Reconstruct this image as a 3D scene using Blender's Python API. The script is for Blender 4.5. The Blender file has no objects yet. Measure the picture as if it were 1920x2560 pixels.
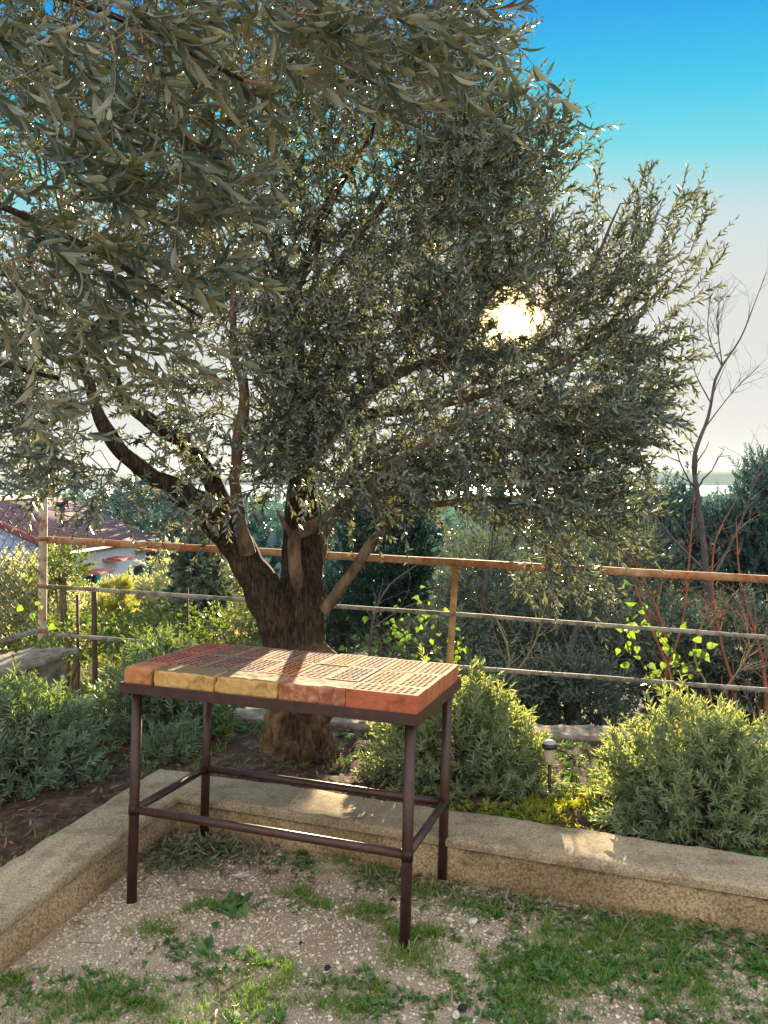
import bpy, bmesh, math, random
import numpy as np
from mathutils import Vector, Matrix, noise

# ------------------------------------------------------------------ camera, sky, sun, exposure
SC = bpy.context.scene
COL = SC.collection
F, PT, CH, S = 2015.7, .035, 1.5406, 1920 / 1659      # focal length (px), pitch, eye height, drawing scale
cam_d = bpy.data.cameras.new('camera')
cam = bpy.data.objects.new('camera', cam_d)
COL.objects.link(cam)
cam.location = (0, 0, CH)
cam.rotation_euler = (math.radians(90) - PT, 0, 0)
cam_d.sensor_fit = 'VERTICAL'
cam_d.sensor_height = 36
cam_d.lens = F / 2560 * 36
cam_d.clip_start = .05
cam_d.clip_end = 60000
SC.camera = cam
SUN_AZ, SUN_EL = math.radians(8.76), math.radians(11.3)
SUND = Vector((math.sin(SUN_AZ) * math.cos(SUN_EL), math.cos(SUN_AZ) * math.cos(SUN_EL), math.sin(SUN_EL)))

EXPO = 2.3
SKY_TOP = 2.0
SKY_BACK = (1.85, 1.8, 1.7, 1)
world = bpy.data.worlds.new('World')
SC.world = world
world.use_nodes = True
wn, wl = world.node_tree.nodes, world.node_tree.links
wn.clear()
w_out = wn.new('ShaderNodeOutputWorld')
w_bg = wn.new('ShaderNodeBackground')
w_sky = wn.new('ShaderNodeTexSky')
w_sky.sky_type = 'NISHITA'
w_sky.sun_disc = False
w_sky.sun_elevation = SUN_EL
w_sky.sun_rotation = SUN_AZ
w_sky.air_density = 1.0
w_sky.dust_density = 1.2
w_sky.ozone_density = 3.0
w_bg.inputs['Strength'].default_value = .1
# warm aureole and disc round the sun, a property of the sky itself
w_geo = wn.new('ShaderNodeTexCoord')
w_dot = wn.new('ShaderNodeVectorMath'); w_dot.operation = 'DOT_PRODUCT'
w_dot.inputs[1].default_value = SUND
wl.new(w_geo.outputs['Generated'], w_dot.inputs[0])
w_ac = wn.new('ShaderNodeMath'); w_ac.operation = 'ARCCOSINE'
wl.new(w_dot.outputs['Value'], w_ac.inputs[0])
w_r = wn.new('ShaderNodeMapRange')
w_r.inputs['From Min'].default_value = 0
w_r.inputs['From Max'].default_value = math.radians(4.2)
w_r.inputs['To Min'].default_value = 1
w_r.inputs['To Max'].default_value = 0
wl.new(w_ac.outputs[0], w_r.inputs['Value'])
w_p = wn.new('ShaderNodeMath'); w_p.operation = 'POWER'; w_p.inputs[1].default_value = 4.6
wl.new(w_r.outputs[0], w_p.inputs[0])
w_mul = wn.new('ShaderNodeVectorMath'); w_mul.operation = 'SCALE'
w_mul.inputs[0].default_value = (110, 62, 15)
wl.new(w_p.outputs[0], w_mul.inputs['Scale'])


def w_math(op, a, b=None, clamp=False):
    n = wn.new('ShaderNodeMath'); n.operation = op; n.use_clamp = clamp
    for i, v in enumerate((a, b)):
        if v is None: continue
        if isinstance(v, (int, float)): n.inputs[i].default_value = v
        else: wl.new(v, n.inputs[i])
    return n.outputs[0]


# winter-evening sky: white haze low down round the sun, cyan, then deep blue; extra brightness behind the viewer and overhead is added fill
w_sep = wn.new('ShaderNodeSeparateXYZ')
wl.new(w_geo.outputs['Generated'], w_sep.inputs[0])
w_el = w_math('ARCSINE', w_sep.outputs['Z'])
w_s = w_math('ADD', w_el, w_math('MULTIPLY', w_ac.outputs[0], .15))
w_t = w_math('DIVIDE', w_s, math.radians(60), True)
w_ramp = wn.new('ShaderNodeValToRGB')
wl.new(w_t, w_ramp.inputs[0])
el_ = w_ramp.color_ramp.elements
stops = [(0, (.72, .71, .69)), (16, (.70, .72, .71)), (19.5, (.58, .72, .76)), (23.5, (.17, .70, .80)), (27.5, (.035, .57, .84)), (32, (.008, .38, .86)), (37, (.004, .27, .82)), (44, (.05, .28, .80)), (60, (.45, .75, 1.0))]
el_[0].position = 0; el_[0].color = (*stops[0][1], 1)
el_[1].position = 1; el_[1].color = (*stops[-1][1], 1)
for p_, c_ in stops[1:-1]:
    e_ = el_.new(p_ / 60); e_.color = (*c_, 1)
w_k = wn.new('ShaderNodeMapRange'); w_k.interpolation_type = 'SMOOTHSTEP'
w_k.inputs['From Min'].default_value = math.radians(42); w_k.inputs['From Max'].default_value = math.radians(75)
w_k.inputs['To Min'].default_value = 1; w_k.inputs['To Max'].default_value = SKY_TOP
wl.new(w_s, w_k.inputs['Value'])
w_sc = wn.new('ShaderNodeVectorMath'); w_sc.operation = 'SCALE'
wl.new(w_ramp.outputs[0], w_sc.inputs[0]); wl.new(w_k.outputs[0], w_sc.inputs['Scale'])
w_bk = wn.new('ShaderNodeMapRange'); w_bk.interpolation_type = 'SMOOTHSTEP'
w_bk.inputs['From Min'].default_value = .45; w_bk.inputs['From Max'].default_value = -.4
wl.new(w_sep.outputs['Y'], w_bk.inputs['Value'])
w_mx = wn.new('ShaderNodeMix'); w_mx.data_type = 'RGBA'
wl.new(w_bk.outputs[0], w_mx.inputs[0])
wl.new(w_sc.outputs[0], w_mx.inputs[6])
w_mx.inputs[7].default_value = SKY_BACK
w_m2 = wn.new('ShaderNodeMix'); w_m2.data_type = 'RGBA'
w_m2.inputs[0].default_value = .002
wl.new(w_mx.outputs[2], w_m2.inputs[6])
wl.new(w_sky.outputs[0], w_m2.inputs[7])
w_fin = wn.new('ShaderNodeVectorMath'); w_fin.operation = 'SCALE'
w_fin.inputs['Scale'].default_value = 10 / 2 ** EXPO
wl.new(w_m2.outputs[2], w_fin.inputs[0])
w_add = wn.new('ShaderNodeVectorMath'); w_add.operation = 'ADD'
wl.new(w_fin.outputs[0], w_add.inputs[0])
wl.new(w_mul.outputs[0], w_add.inputs[1])
wl.new(w_add.outputs[0], w_bg.inputs['Color'])
wl.new(w_bg.outputs[0], w_out.inputs['Surface'])

sun_d = bpy.data.lights.new('sun', 'SUN')
sun_d.energy = 5.0
sun_d.angle = math.radians(.5)
sun_d.color = (1.0, .80, .50)
sun = bpy.data.objects.new('sun', sun_d)
COL.objects.link(sun)
sun.rotation_euler = (-SUND).to_track_quat('-Z', 'Y').to_euler()
sun.location = (5, 30, 12)

SC.view_settings.view_transform = 'Standard'
SC.view_settings.look = 'None'
SC.view_settings.exposure = EXPO
SC.view_settings.gamma = 1
SC.render.engine = 'CYCLES'
SC.cycles.max_bounces = 8
SC.cycles.transparent_max_bounces = 8

# ------------------------------------------------------------------ helpers
rng = np.random.default_rng(7)
random.seed(7)


def ray(px, py):
    a = (px * S - 960) / F
    b = -(py * S - 1280) / F
    c, s = math.cos(PT), math.sin(PT)
    return np.array((a, c + b * s, -s + b * c))


def at(px, py, Y):
    """a point the photo shows at (px, py), at distance Y in front of the camera"""
    d = ray(px, py)
    return np.array((0, 0, CH)) + d * (Y / d[1])


def on(px, py, z):
    d = ray(px, py)
    return np.array((0, 0, CH)) + d * ((z - CH) / d[2])


def tag(o, label=None, cat=None, group=None, kind=None):
    if label: o['label'] = label
    if cat: o['category'] = cat
    if group: o['group'] = group
    if kind: o['kind'] = kind
    return o


def empty(name, loc=(0, 0, 0), rz=0):
    o = bpy.data.objects.new(name, None)
    o.empty_display_size = .1
    o.location = loc
    o.rotation_euler = (0, 0, rz)
    COL.objects.link(o)
    return o


def link(name, me, mat=None, parent=None, world_space=True):
    o = bpy.data.objects.new(name, me)
    if mat is not None:
        for m in (mat if isinstance(mat, (list, tuple)) else [mat]):
            me.materials.append(m)
    COL.objects.link(o)
    if parent is not None:
        o.parent = parent
        if world_space:
            o.matrix_parent_inverse = parent_matrix(parent).inverted()
    return o


def parent_matrix(p):
    return Matrix.LocRotScale(p.location, p.rotation_euler.to_quaternion(), None)


def np_mesh(name, V, loops, totals, attr=None, smooth=False, mats=None):
    V = np.asarray(V, dtype=np.float32)
    me = bpy.data.meshes.new(name)
    me.vertices.add(len(V))
    me.vertices.foreach_set('co', V.ravel())
    loops = np.asarray(loops, dtype=np.int32).ravel()
    totals = np.asarray(totals, dtype=np.int32)
    me.loops.add(len(loops))
    me.loops.foreach_set('vertex_index', loops)
    me.polygons.add(len(totals))
    st = np.concatenate([[0], np.cumsum(totals)[:-1]]).astype(np.int32)
    me.polygons.foreach_set('loop_start', st)
    me.polygons.foreach_set('loop_total', totals)
    if smooth:
        me.polygons.foreach_set('use_smooth', np.ones(len(totals), dtype=bool))
    if mats is not None:
        me.polygons.foreach_set('material_index', np.asarray(mats, dtype=np.int32))
    if attr is not None:
        a = me.attributes.new('rnd', 'FLOAT', 'POINT')
        a.data.foreach_set('value', np.asarray(attr, dtype=np.float32))
    me.update(calc_edges=True)
    return me


def instance_mesh(name, TV, TF, pos, X, Y, Z, sc, attr=None, smooth=False):
    """stamp a template (verts TV, faces TF) n times; axes X,Y,Z (n,3); sc (n,3)"""
    n = len(pos)
    TV = np.asarray(TV, float)
    nv = len(TV)
    V = (pos[:, None, :] + X[:, None, :] * (TV[None, :, 0:1] * sc[:, None, 0:1])
         + Y[:, None, :] * (TV[None, :, 1:2] * sc[:, None, 1:2])
         + Z[:, None, :] * (TV[None, :, 2:3] * sc[:, None, 2:3])).reshape(-1, 3)
    fl = np.concatenate([np.array(f) for f in TF])
    tot = np.array([len(f) for f in TF])
    loops = (fl[None, :] + (np.arange(n) * nv)[:, None]).ravel()
    totals = np.tile(tot, n)
    return np_mesh(name, V, loops, totals, None if attr is None else np.repeat(attr, nv), smooth)


def nrm(a):
    return a / (np.linalg.norm(a, axis=-1, keepdims=True) + 1e-9)


LEAF_LO = ([(0, 0, 0), (.3, .5, .10), (.68, .40, .02), (1, 0, -.12), (.68, -.40, .02), (.3, -.5, .10)],
           [(0, 1, 2, 3), (0, 3, 4, 5)])
LEAF_HI = ([(0, 0, 0), (.16, .30, .03), (.42, .5, .05), (.74, .36, -.02), (1, 0, -.16),
            (.74, -.36, -.02), (.42, -.5, .05), (.16, -.30, .03), (.16, 0, 0), (.42, 0, 0), (.74, 0, -.06)],
           [(0, 8, 1), (0, 7, 8), (8, 9, 2, 1), (8, 7, 6, 9), (9, 10, 3, 2), (9, 6, 5, 10), (10, 4, 3), (10, 5, 4)])
LEAF_ROUND = ([(0, 0, 0), (.18, .42, .04), (.5, .55, .06), (.8, .33, 0), (1, 0, -.1), (.8, -.33, 0), (.5, -.55, .06), (.18, -.42, .04)],
              [(0, 4, 3, 2, 1), (0, 7, 6, 5, 4)])
LEAF_HEART = ([(.08, 0, 0), (0, .22, .02), (.18, .48, .05), (.45, .46, .03), (.78, .2, -.04), (1.08, 0, -.14), (.78, -.2, -.04), (.45, -.46, .03), (.18, -.48, .05), (0, -.22, .02), (.45, 0, -.06)],
              [(0, 10, 3, 2, 1), (10, 5, 4, 3), (0, 9, 8, 7, 10), (10, 7, 6, 5)])
NEEDLE = ([(0, 0, 0), (.5, .5, .0), (1, 0, -.05), (.5, -.5, .0)], [(0, 1, 2), (0, 2, 3)])


def leaves_mesh(name, tmpl, pos, d, up, length, width, attr):
    X = nrm(d)
    Y = nrm(np.cross(up, X))
    Z = np.cross(X, Y)
    sc = np.stack([length, width, length], 1)
    return instance_mesh(name, tmpl[0], tmpl[1], pos, X, Y, Z, sc, attr, smooth=(tmpl is LEAF_HI))


def tube_mesh(name, segs, sides=4, cap=False, smooth=True, attr=None):
    """segs: list/array of (p0, p1, r0, r1); every segment its own prism"""
    P0 = np.array([s[0] for s in segs], float); P1 = np.array([s[1] for s in segs], float)
    R0 = np.array([s[2] for s in segs], float); R1 = np.array([s[3] for s in segs], float)
    D = nrm(P1 - P0)
    ref = np.where(np.abs(D[:, 2:3]) > .9, np.array([[1., 0, 0]]), np.array([[0, 0, 1.]]))
    A = nrm(np.cross(D, ref)); B = np.cross(D, A)
    th = np.arange(sides) / sides * 2 * np.pi
    ring = A[:, None, :] * np.cos(th)[None, :, None] + B[:, None, :] * np.sin(th)[None, :, None]
    V = np.concatenate([P0[:, None, :] + ring * R0[:, None, None], P1[:, None, :] + ring * R1[:, None, None]], 1)
    n = len(P0)
    f = []
    for i in range(sides):
        j = (i + 1) % sides
        f += [i, i + sides, j + sides, j]
    tot = [4] * sides
    if cap:
        f += list(range(sides)); tot.append(sides)
        f += list(range(2 * sides - 1, sides - 1, -1)); tot.append(sides)
    f = np.array(f)
    loops = (f[None, :] + (np.arange(n) * 2 * sides)[:, None]).ravel()
    return np_mesh(name, V.reshape(-1, 3), loops, np.tile(tot, n), None, smooth)


def spline(pts, step):
    """Catmull-Rom through (x,y,z,r) rows"""
    P = np.array(pts, float)
    P = np.vstack([2 * P[0] - P[1], P, 2 * P[-1] - P[-2]])
    out = []
    for i in range(1, len(P) - 2):
        a, b, c, d = P[i - 1:i + 3]
        n = max(1, int(np.linalg.norm(c[:3] - b[:3]) / step))
        for k in range(n):
            t = k / n
            out.append(.5 * ((2 * b) + (c - a) * t + (2 * a - 5 * b + 4 * c - d) * t * t + (3 * b - a - 3 * c + d) * t ** 3))
    out.append(P[-2])
    out = np.array(out)
    out[:, 3] = np.maximum(out[:, 3], .001)
    return out


def skin_path(path, sides, rough=0, seed=0., lump=0, shape=None):
    """one continuous tube round a path of (x,y,z,r); returns verts, quads"""
    P = path[:, :3]; R = path[:, 3]
    T = np.gradient(P, axis=0); T = nrm(T)
    a = np.cross(T[0], (0, 1, 0) if abs(T[0][1]) < .9 else (1, 0, 0)); a = a / np.linalg.norm(a)
    V, Q = [], []
    for i in range(len(P)):
        a = a - T[i] * (a @ T[i]); a = a / np.linalg.norm(a)
        b = np.cross(T[i], a)
        for k in range(sides):
            t = k / sides * 2 * math.pi
            dv = a * math.cos(t) + b * math.sin(t)
            r = R[i]
            if rough:
                q = P[i] + dv * r
                r *= 1 + rough * noise.noise(Vector((q[0] * 9 + seed, q[1] * 9, q[2] * 4))) \
                    + rough * .6 * noise.noise(Vector((q[0] * 30 + seed, q[1] * 30, q[2] * 9)))
            if shape: r *= shape(P[i], dv, t, i)
            V.append(P[i] + dv * r)
    for i in range(len(P) - 1):
        for k in range(sides):
            j = (k + 1) % sides
            Q.append((i * sides + k, i * sides + j, (i + 1) * sides + j, (i + 1) * sides + k))
    return V, Q


def merge_parts(name, parts, smooth=True):
    V, L, T, off = [], [], [], 0
    for v, q in parts:
        V += [tuple(p) for p in v]
        for f in q:
            L += [i + off for i in f]; T.append(len(f))
        off += len(v)
    return np_mesh(name, V, L, T, None, smooth)


def vnoise(x, y, f, seed=0):
    """smooth value noise -1..1, numpy"""
    r = np.random.default_rng(seed).random((64, 64))
    x = np.asarray(x) * f + 17.3; y = np.asarray(y) * f + 9.1
    xi, yi = np.floor(x).astype(int), np.floor(y).astype(int)
    fx, fy = x - xi, y - yi
    fx, fy = fx * fx * (3 - 2 * fx), fy * fy * (3 - 2 * fy)
    g = lambda i, j: r[i % 64, j % 64]
    return 2 * ((g(xi, yi) * (1 - fx) + g(xi + 1, yi) * fx) * (1 - fy) + (g(xi, yi + 1) * (1 - fx) + g(xi + 1, yi + 1) * fx) * fy) - 1


# ------------------------------------------------------------------ materials
def new_mat(name):
    m = bpy.data.materials.new(name)
    m.use_nodes = True
    nt = m.node_tree
    nt.nodes.clear()
    out = nt.nodes.new('ShaderNodeOutputMaterial')
    b = nt.nodes.new('ShaderNodeBsdfPrincipled')
    nt.links.new(b.outputs[0], out.inputs['Surface'])
    return m, nt, b, out


def ramp(nt, fac, stops):
    r = nt.nodes.new('ShaderNodeValToRGB')
    e = r.color_ramp.elements
    while len(e) > 1: e.remove(e[-1])
    e[0].position = stops[0][0]; e[0].color = (*stops[0][1], 1)
    for p, c in stops[1:]:
        k = e.new(p); k.color = (*c, 1)
    nt.links.new(fac, r.inputs[0])
    return r.outputs[0]


def tex_noise(nt, scale, detail=5, rough=.6, coords='Object', vec=None, stretch=None, dist=0):
    n = nt.nodes.new('ShaderNodeTexNoise')
    n.inputs['Scale'].default_value = scale
    n.inputs['Detail'].default_value = detail
    n.inputs['Roughness'].default_value = rough
    n.inputs['Distortion'].default_value = dist
    c = nt.nodes.new('ShaderNodeTexCoord')
    src = c.outputs[coords]
    if stretch:
        mp = nt.nodes.new('ShaderNodeMapping')
        mp.inputs['Scale'].default_value = stretch
        nt.links.new(src, mp.inputs[0]); src = mp.outputs[0]
    nt.links.new(src, n.inputs['Vector'])
    return n.outputs['Fac']


def mix(nt, fac, a, b, mode='MIX'):
    m = nt.nodes.new('ShaderNodeMix'); m.data_type = 'RGBA'; m.blend_type = mode
    for inp, v in ((m.inputs[0], fac), (m.inputs[6], a), (m.inputs[7], b)):
        if isinstance(v, (int, float)): inp.default_value = v
        elif isinstance(v, tuple): inp.default_value = (*v, 1)
        else: nt.links.new(v, inp)
    return m.outputs[2]


def bump(nt, b, h, strength, dist=.01):
    n = nt.nodes.new('ShaderNodeBump')
    n.inputs['Strength'].default_value = strength
    n.inputs['Distance'].default_value = dist
    nt.links.new(h, n.inputs['Height'])
    nt.links.new(n.outputs[0], b.inputs['Normal'])


def leaf_mat(name, cols, under=None, trans=.35, tcol=None, rough=.42, spec=.5):
    m, nt, b, out = new_mat(name)
    a = nt.nodes.new('ShaderNodeAttribute'); a.attribute_name = 'rnd'
    n = len(cols)
    c = ramp(nt, a.outputs['Fac'], [(i / max(1, n - 1), cc) for i, cc in enumerate(cols)])
    if under:
        g = nt.nodes.new('ShaderNodeNewGeometry')
        u = ramp(nt, a.outputs['Fac'], [(0, under[0]), (1, under[1])])
        c = mix(nt, g.outputs['Backfacing'], c, u)
    nt.links.new(c, b.inputs['Base Color'])
    b.inputs['Roughness'].default_value = rough
    b.inputs['Specular IOR Level'].default_value = spec
    t = nt.nodes.new('ShaderNodeBsdfTranslucent')
    if tcol: t.inputs[0].default_value = (*tcol, 1)
    else: nt.links.new(c, t.inputs[0])
    ms = nt.nodes.new('ShaderNodeMixShader')
    ms.inputs[0].default_value = trans
    nt.links.new(b.outputs[0], ms.inputs[1]); nt.links.new(t.outputs[0], ms.inputs[2])
    nt.links.new(ms.outputs[0], out.inputs['Surface'])
    return m


def noise_mat(name, stops, scale=8, detail=6, rough=.85, bstr=.5, bscale=40, bdist=.006, stretch=None, extra=None, spec=.3, metallic=0, coords='Object', dist=0):
    m, nt, b, out = new_mat(name)
    f = tex_noise(nt, scale, detail, .62, coords, stretch=stretch, dist=dist)
    c = ramp(nt, f, stops)
    if extra: c = extra(nt, c)
    nt.links.new(c, b.inputs['Base Color'])
    b.inputs['Roughness'].default_value = rough
    b.inputs['Specular IOR Level'].default_value = spec
    b.inputs['Metallic'].default_value = metallic
    if bstr: bump(nt, b, tex_noise(nt, bscale, 8, .65, coords, stretch=stretch), bstr, bdist)
    return m


M = {}
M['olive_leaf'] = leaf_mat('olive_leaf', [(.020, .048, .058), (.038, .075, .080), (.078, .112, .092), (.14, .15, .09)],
                           under=((.15, .205, .215), (.28, .29, .22)), trans=.25, rough=.30, tcol=(.22, .23, .09))
M['near_olive_leaf'] = leaf_mat('near_olive_leaf', [(.014, .036, .042), (.026, .058, .060), (.052, .084, .064), (.10, .12, .065)], under=((.12, .155, .14), (.29, .275, .16)), trans=.22, rough=.3, tcol=(.26, .24, .07))
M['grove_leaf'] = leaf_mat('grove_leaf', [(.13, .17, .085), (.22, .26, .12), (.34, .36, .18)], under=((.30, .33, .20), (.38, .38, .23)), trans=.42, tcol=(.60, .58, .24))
M['lavender_leaf'] = leaf_mat('lavender_leaf', [(.12, .165, .125), (.21, .27, .20), (.36, .41, .30)], trans=.30, rough=.5, spec=.35, tcol=(.66, .72, .14))
M['blue_lavender_leaf'] = leaf_mat('blue_lavender_leaf', [(.10, .155, .135), (.18, .255, .215), (.31, .39, .33)], trans=.2, rough=.5, spec=.35, tcol=(.5, .66, .05))
M['dark_leaf'] = leaf_mat('dark_leaf', [(.07, .115, .115), (.11, .155, .135), (.20, .225, .16)], trans=.22, rough=.45, tcol=(.14, .17, .05))
M['teal_leaf'] = leaf_mat('teal_leaf', [(.05, .11, .115), (.075, .155, .155), (.13, .22, .20)], trans=.25, rough=.5, tcol=(.08, .16, .12))
M['cypress_leaf'] = leaf_mat('cypress_leaf', [(.008, .035, .032), (.014, .055, .048), (.03, .08, .055)], trans=.12, rough=.6, tcol=(.03, .08, .05))
M['vine_leaf'] = leaf_mat('vine_leaf', [(.03, .085, .02), (.06, .15, .03), (.11, .24, .03)], trans=.38, rough=.35, tcol=(.30, .45, .03))
M['bramble_leaf'] = leaf_mat('bramble_leaf', [(.03, .06, .025), (.06, .11, .035), (.16, .19, .05)], trans=.3, rough=.5, tcol=(.22, .30, .03))
M['pine_leaf'] = leaf_mat('pine_leaf', [(.14, .17, .04), (.22, .25, .06), (.33, .32, .09)], trans=.45, rough=.5, tcol=(.5, .5, .1))
M['grass'] = leaf_mat('grass', [(.035, .10, .018), (.075, .18, .025), (.16, .27, .035), (.32, .32, .12)], trans=.35, rough=.5, tcol=(.25, .44, .03))
M['weed'] = leaf_mat('weed', [(.028, .09, .035), (.055, .145, .035), (.12, .22, .04)], trans=.35, rough=.5, tcol=(.2, .36, .03))
M['yellow_weed'] = leaf_mat('yellow_weed', [(.10, .16, .03), (.2, .24, .03), (.34, .26, .04)], trans=.45, rough=.5, tcol=(.55, .55, .03))
M['litter'] = leaf_mat('litter', [(.03, .06, .022), (.055, .085, .03), (.10, .10, .04), (.20, .15, .08)], under=((.10, .13, .07), (.19, .18, .10)), trans=.1, rough=.55)
M['dry_litter'] = leaf_mat('dry_litter', [(.07, .045, .03), (.14, .09, .055), (.25, .18, .10)], trans=.2, rough=.8, tcol=(.3, .16, .07))

M['bark_old'] = noise_mat('bark', [(.3, (.035, .026, .020)), (.5, (.11, .08, .055)), (.66, (.21, .165, .12)), (.8, (.30, .25, .19))],
                      scale=26, detail=10, rough=.95, bstr=1, bscale=55, bdist=.02, stretch=(1, 1, .24), dist=.5)
M['smooth_bark'] = noise_mat('smooth_bark', [(.34, (.05, .036, .026)), (.47, (.14, .095, .06)), (.6, (.22, .16, .105)), (.75, (.30, .24, .17))], scale=16, detail=9, rough=.9, bstr=.8, bscale=55, bdist=.012, stretch=(1, 1, .45))
M['burl'] = noise_mat('burl', [(.3, (.10, .06, .032)), (.5, (.24, .15, .08)), (.72, (.38, .26, .15))], scale=16, detail=8, rough=.9, bstr=.9, bscale=45, bdist=.012)


def bark_mat(name, lumps=False):
    m, nt, b, out = new_mat(name)
    f = tex_noise(nt, 85, 10, .78, stretch=(1, 1, .13), dist=.35)
    c = ramp(nt, f, [(.36, (.010, .008, .007)), (.45, (.055, .038, .028)), (.54, (.12, .088, .063)), (.68, (.26, .20, .15))])
    c = mix(nt, .7, c, ramp(nt, tex_noise(nt, 5, 5), [(.35, (.55, .52, .5)), (.65, (1.2, 1.15, 1.1))]), 'MULTIPLY')
    if lumps:
        v = tex_noise(nt, 7, 5, .55)
        tc = nt.nodes.new('ShaderNodeTexCoord'); sp = nt.nodes.new('ShaderNodeSeparateXYZ')
        nt.links.new(tc.outputs['Object'], sp.inputs[0])
        hz = ramp(nt, sp.outputs[2], [(.0, (1, 1, 1)), (.36, (.9, .9, .9)), (.46, (.1, .1, .1)), (.59, (.15, .15, .15)), (.635, (.9, .9, .9)), (.67, (.8, .8, .8)), (.72, (0, 0, 0))])
        k = mix(nt, 1, ramp(nt, v, [(.40, (0, 0, 0)), (.54, (1, 1, 1))]), hz, 'MULTIPLY')
        bc = ramp(nt, tex_noise(nt, 24, 8, .7), [(.3, (.08, .045, .022)), (.5, (.26, .16, .08)), (.7, (.48, .33, .19))])
        c = mix(nt, k, c, bc)
    nt.links.new(c, b.inputs['Base Color']); b.inputs['Roughness'].default_value = .95; b.inputs['Specular IOR Level'].default_value = .2
    bump(nt, b, f, 1.0, .03)
    return m


M['bark'] = bark_mat('bark')
M['trunk_bark'] = bark_mat('trunk_bark', True)
M['twig'] = noise_mat('twig', [(.3, (.10, .075, .05)), (.7, (.22, .17, .11))], scale=20, rough=.8, bstr=0)
M['pale_twig'] = noise_mat('pale_twig', [(.3, (.17, .125, .07)), (.7, (.30, .23, .13))], scale=20, rough=.7, bstr=0)
M['grey_twig'] = noise_mat('grey_twig', [(.3, (.05, .043, .05)), (.7, (.12, .105, .11))], scale=12, rough=.85, bstr=.3, bscale=60)
M['red_twig'] = noise_mat('red_twig', [(.3, (.16, .055, .035)), (.7, (.32, .14, .09))], scale=12, rough=.8, bstr=.3, bscale=60)
M['dark_wood'] = noise_mat('dark_wood', [(.3, (.03, .026, .026)), (.7, (.09, .08, .075))], scale=12, rough=.9, bstr=.6, bscale=50)
M['soil'] = noise_mat('soil', [(.3, (.025, .016, .011)), (.5, (.065, .040, .026)), (.7, (.15, .10, .065))], scale=18, detail=12, rough=1, bstr=.9, bscale=60, bdist=.02)


def gravel_extra(nt, c):
    big = ramp(nt, tex_noise(nt, 1.1, 4), [(.42, (.74, .70, .66)), (.6, (1, 1, 1))])
    return mix(nt, 1.0, c, big, 'MULTIPLY')


M['gravel'] = noise_mat('gravel', [(.3, (.15, .105, .075)), (.45, (.42, .31, .23)), (.58, (.58, .45, .345)), (.70, (.72, .61, .49))],
                        scale=190, detail=10, rough=1, bstr=.9, bscale=120, bdist=.012, extra=gravel_extra)
M['pebble'] = leaf_mat('pebble', [(.22, .165, .12), (.42, .33, .25), (.56, .46, .36), (.72, .65, .55)], trans=.0, rough=.8, spec=.3)


def conc_extra(nt, c):
    st = ramp(nt, tex_noise(nt, 5, 10, .75), [(.36, (.42, .38, .33)), (.50, (.9, .88, .85)), (.7, (1.15, 1.15, 1.12))])
    return mix(nt, .8, c, st, 'MULTIPLY')


M['concrete'] = noise_mat('concrete', [(.3, (.18, .135, .088)), (.5, (.35, .28, .19)), (.7, (.52, .43, .31))], scale=120, detail=12, rough=.95,
                          bstr=.9, bscale=160, bdist=.006, extra=conc_extra)


def plaster_mat():
    m, nt, b, out = new_mat('roughcast')
    vo = nt.nodes.new('ShaderNodeTexVoronoi'); vo.inputs['Scale'].default_value = 105; vo.inputs['Randomness'].default_value = 1
    tcv = nt.nodes.new('ShaderNodeTexCoord')
    dn = nt.nodes.new('ShaderNodeTexNoise'); dn.inputs['Scale'].default_value = 50; dn.inputs['Detail'].default_value = 6
    nt.links.new(tcv.outputs['Object'], dn.inputs['Vector'])
    dv = nt.nodes.new('ShaderNodeVectorMath'); dv.operation = 'MULTIPLY_ADD'; dv.inputs[1].default_value = (.03, .03, .03)
    nt.links.new(dn.outputs['Color'], dv.inputs[0]); nt.links.new(tcv.outputs['Object'], dv.inputs[2])
    nt.links.new(dv.outputs[0], vo.inputs['Vector'])
    v = vo.outputs['Distance']
    c = ramp(nt, v, [(.15, (.50, .375, .235)), (.45, (.40, .29, .175)), (.75, (.22, .15, .085))])
    st = ramp(nt, tex_noise(nt, 2.6, 7), [(.4, (.55, .52, .48)), (.58, (1, 1, 1))])
    c = mix(nt, .85, c, st, 'MULTIPLY')
    # darker band just under the coping and a browner foot, with a noisy edge
    tc = nt.nodes.new('ShaderNodeTexCoord'); sp = nt.nodes.new('ShaderNodeSeparateXYZ')
    nt.links.new(tc.outputs['Object'], sp.inputs[0])
    n2 = tex_noise(nt, 9, 5, .6, stretch=(1, 1, .3))
    ad = nt.nodes.new('ShaderNodeMath'); ad.operation = 'MULTIPLY_ADD'; ad.inputs[1].default_value = .09
    nt.links.new(n2, ad.inputs[0]); nt.links.new(sp.outputs[2], ad.inputs[2])
    band = ramp(nt, ad.outputs[0], [(.0, (.72, .6, .48)), (.075, (1, 1, 1)), (.155, (1, 1, 1)), (.185, (.5, .46, .42))])
    c = mix(nt, 1, c, band, 'MULTIPLY')
    nt.links.new(c, b.inputs['Base Color'])
    b.inputs['Roughness'].default_value = .95
    bump(nt, b, v, -1.0, .02)
    return m


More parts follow.
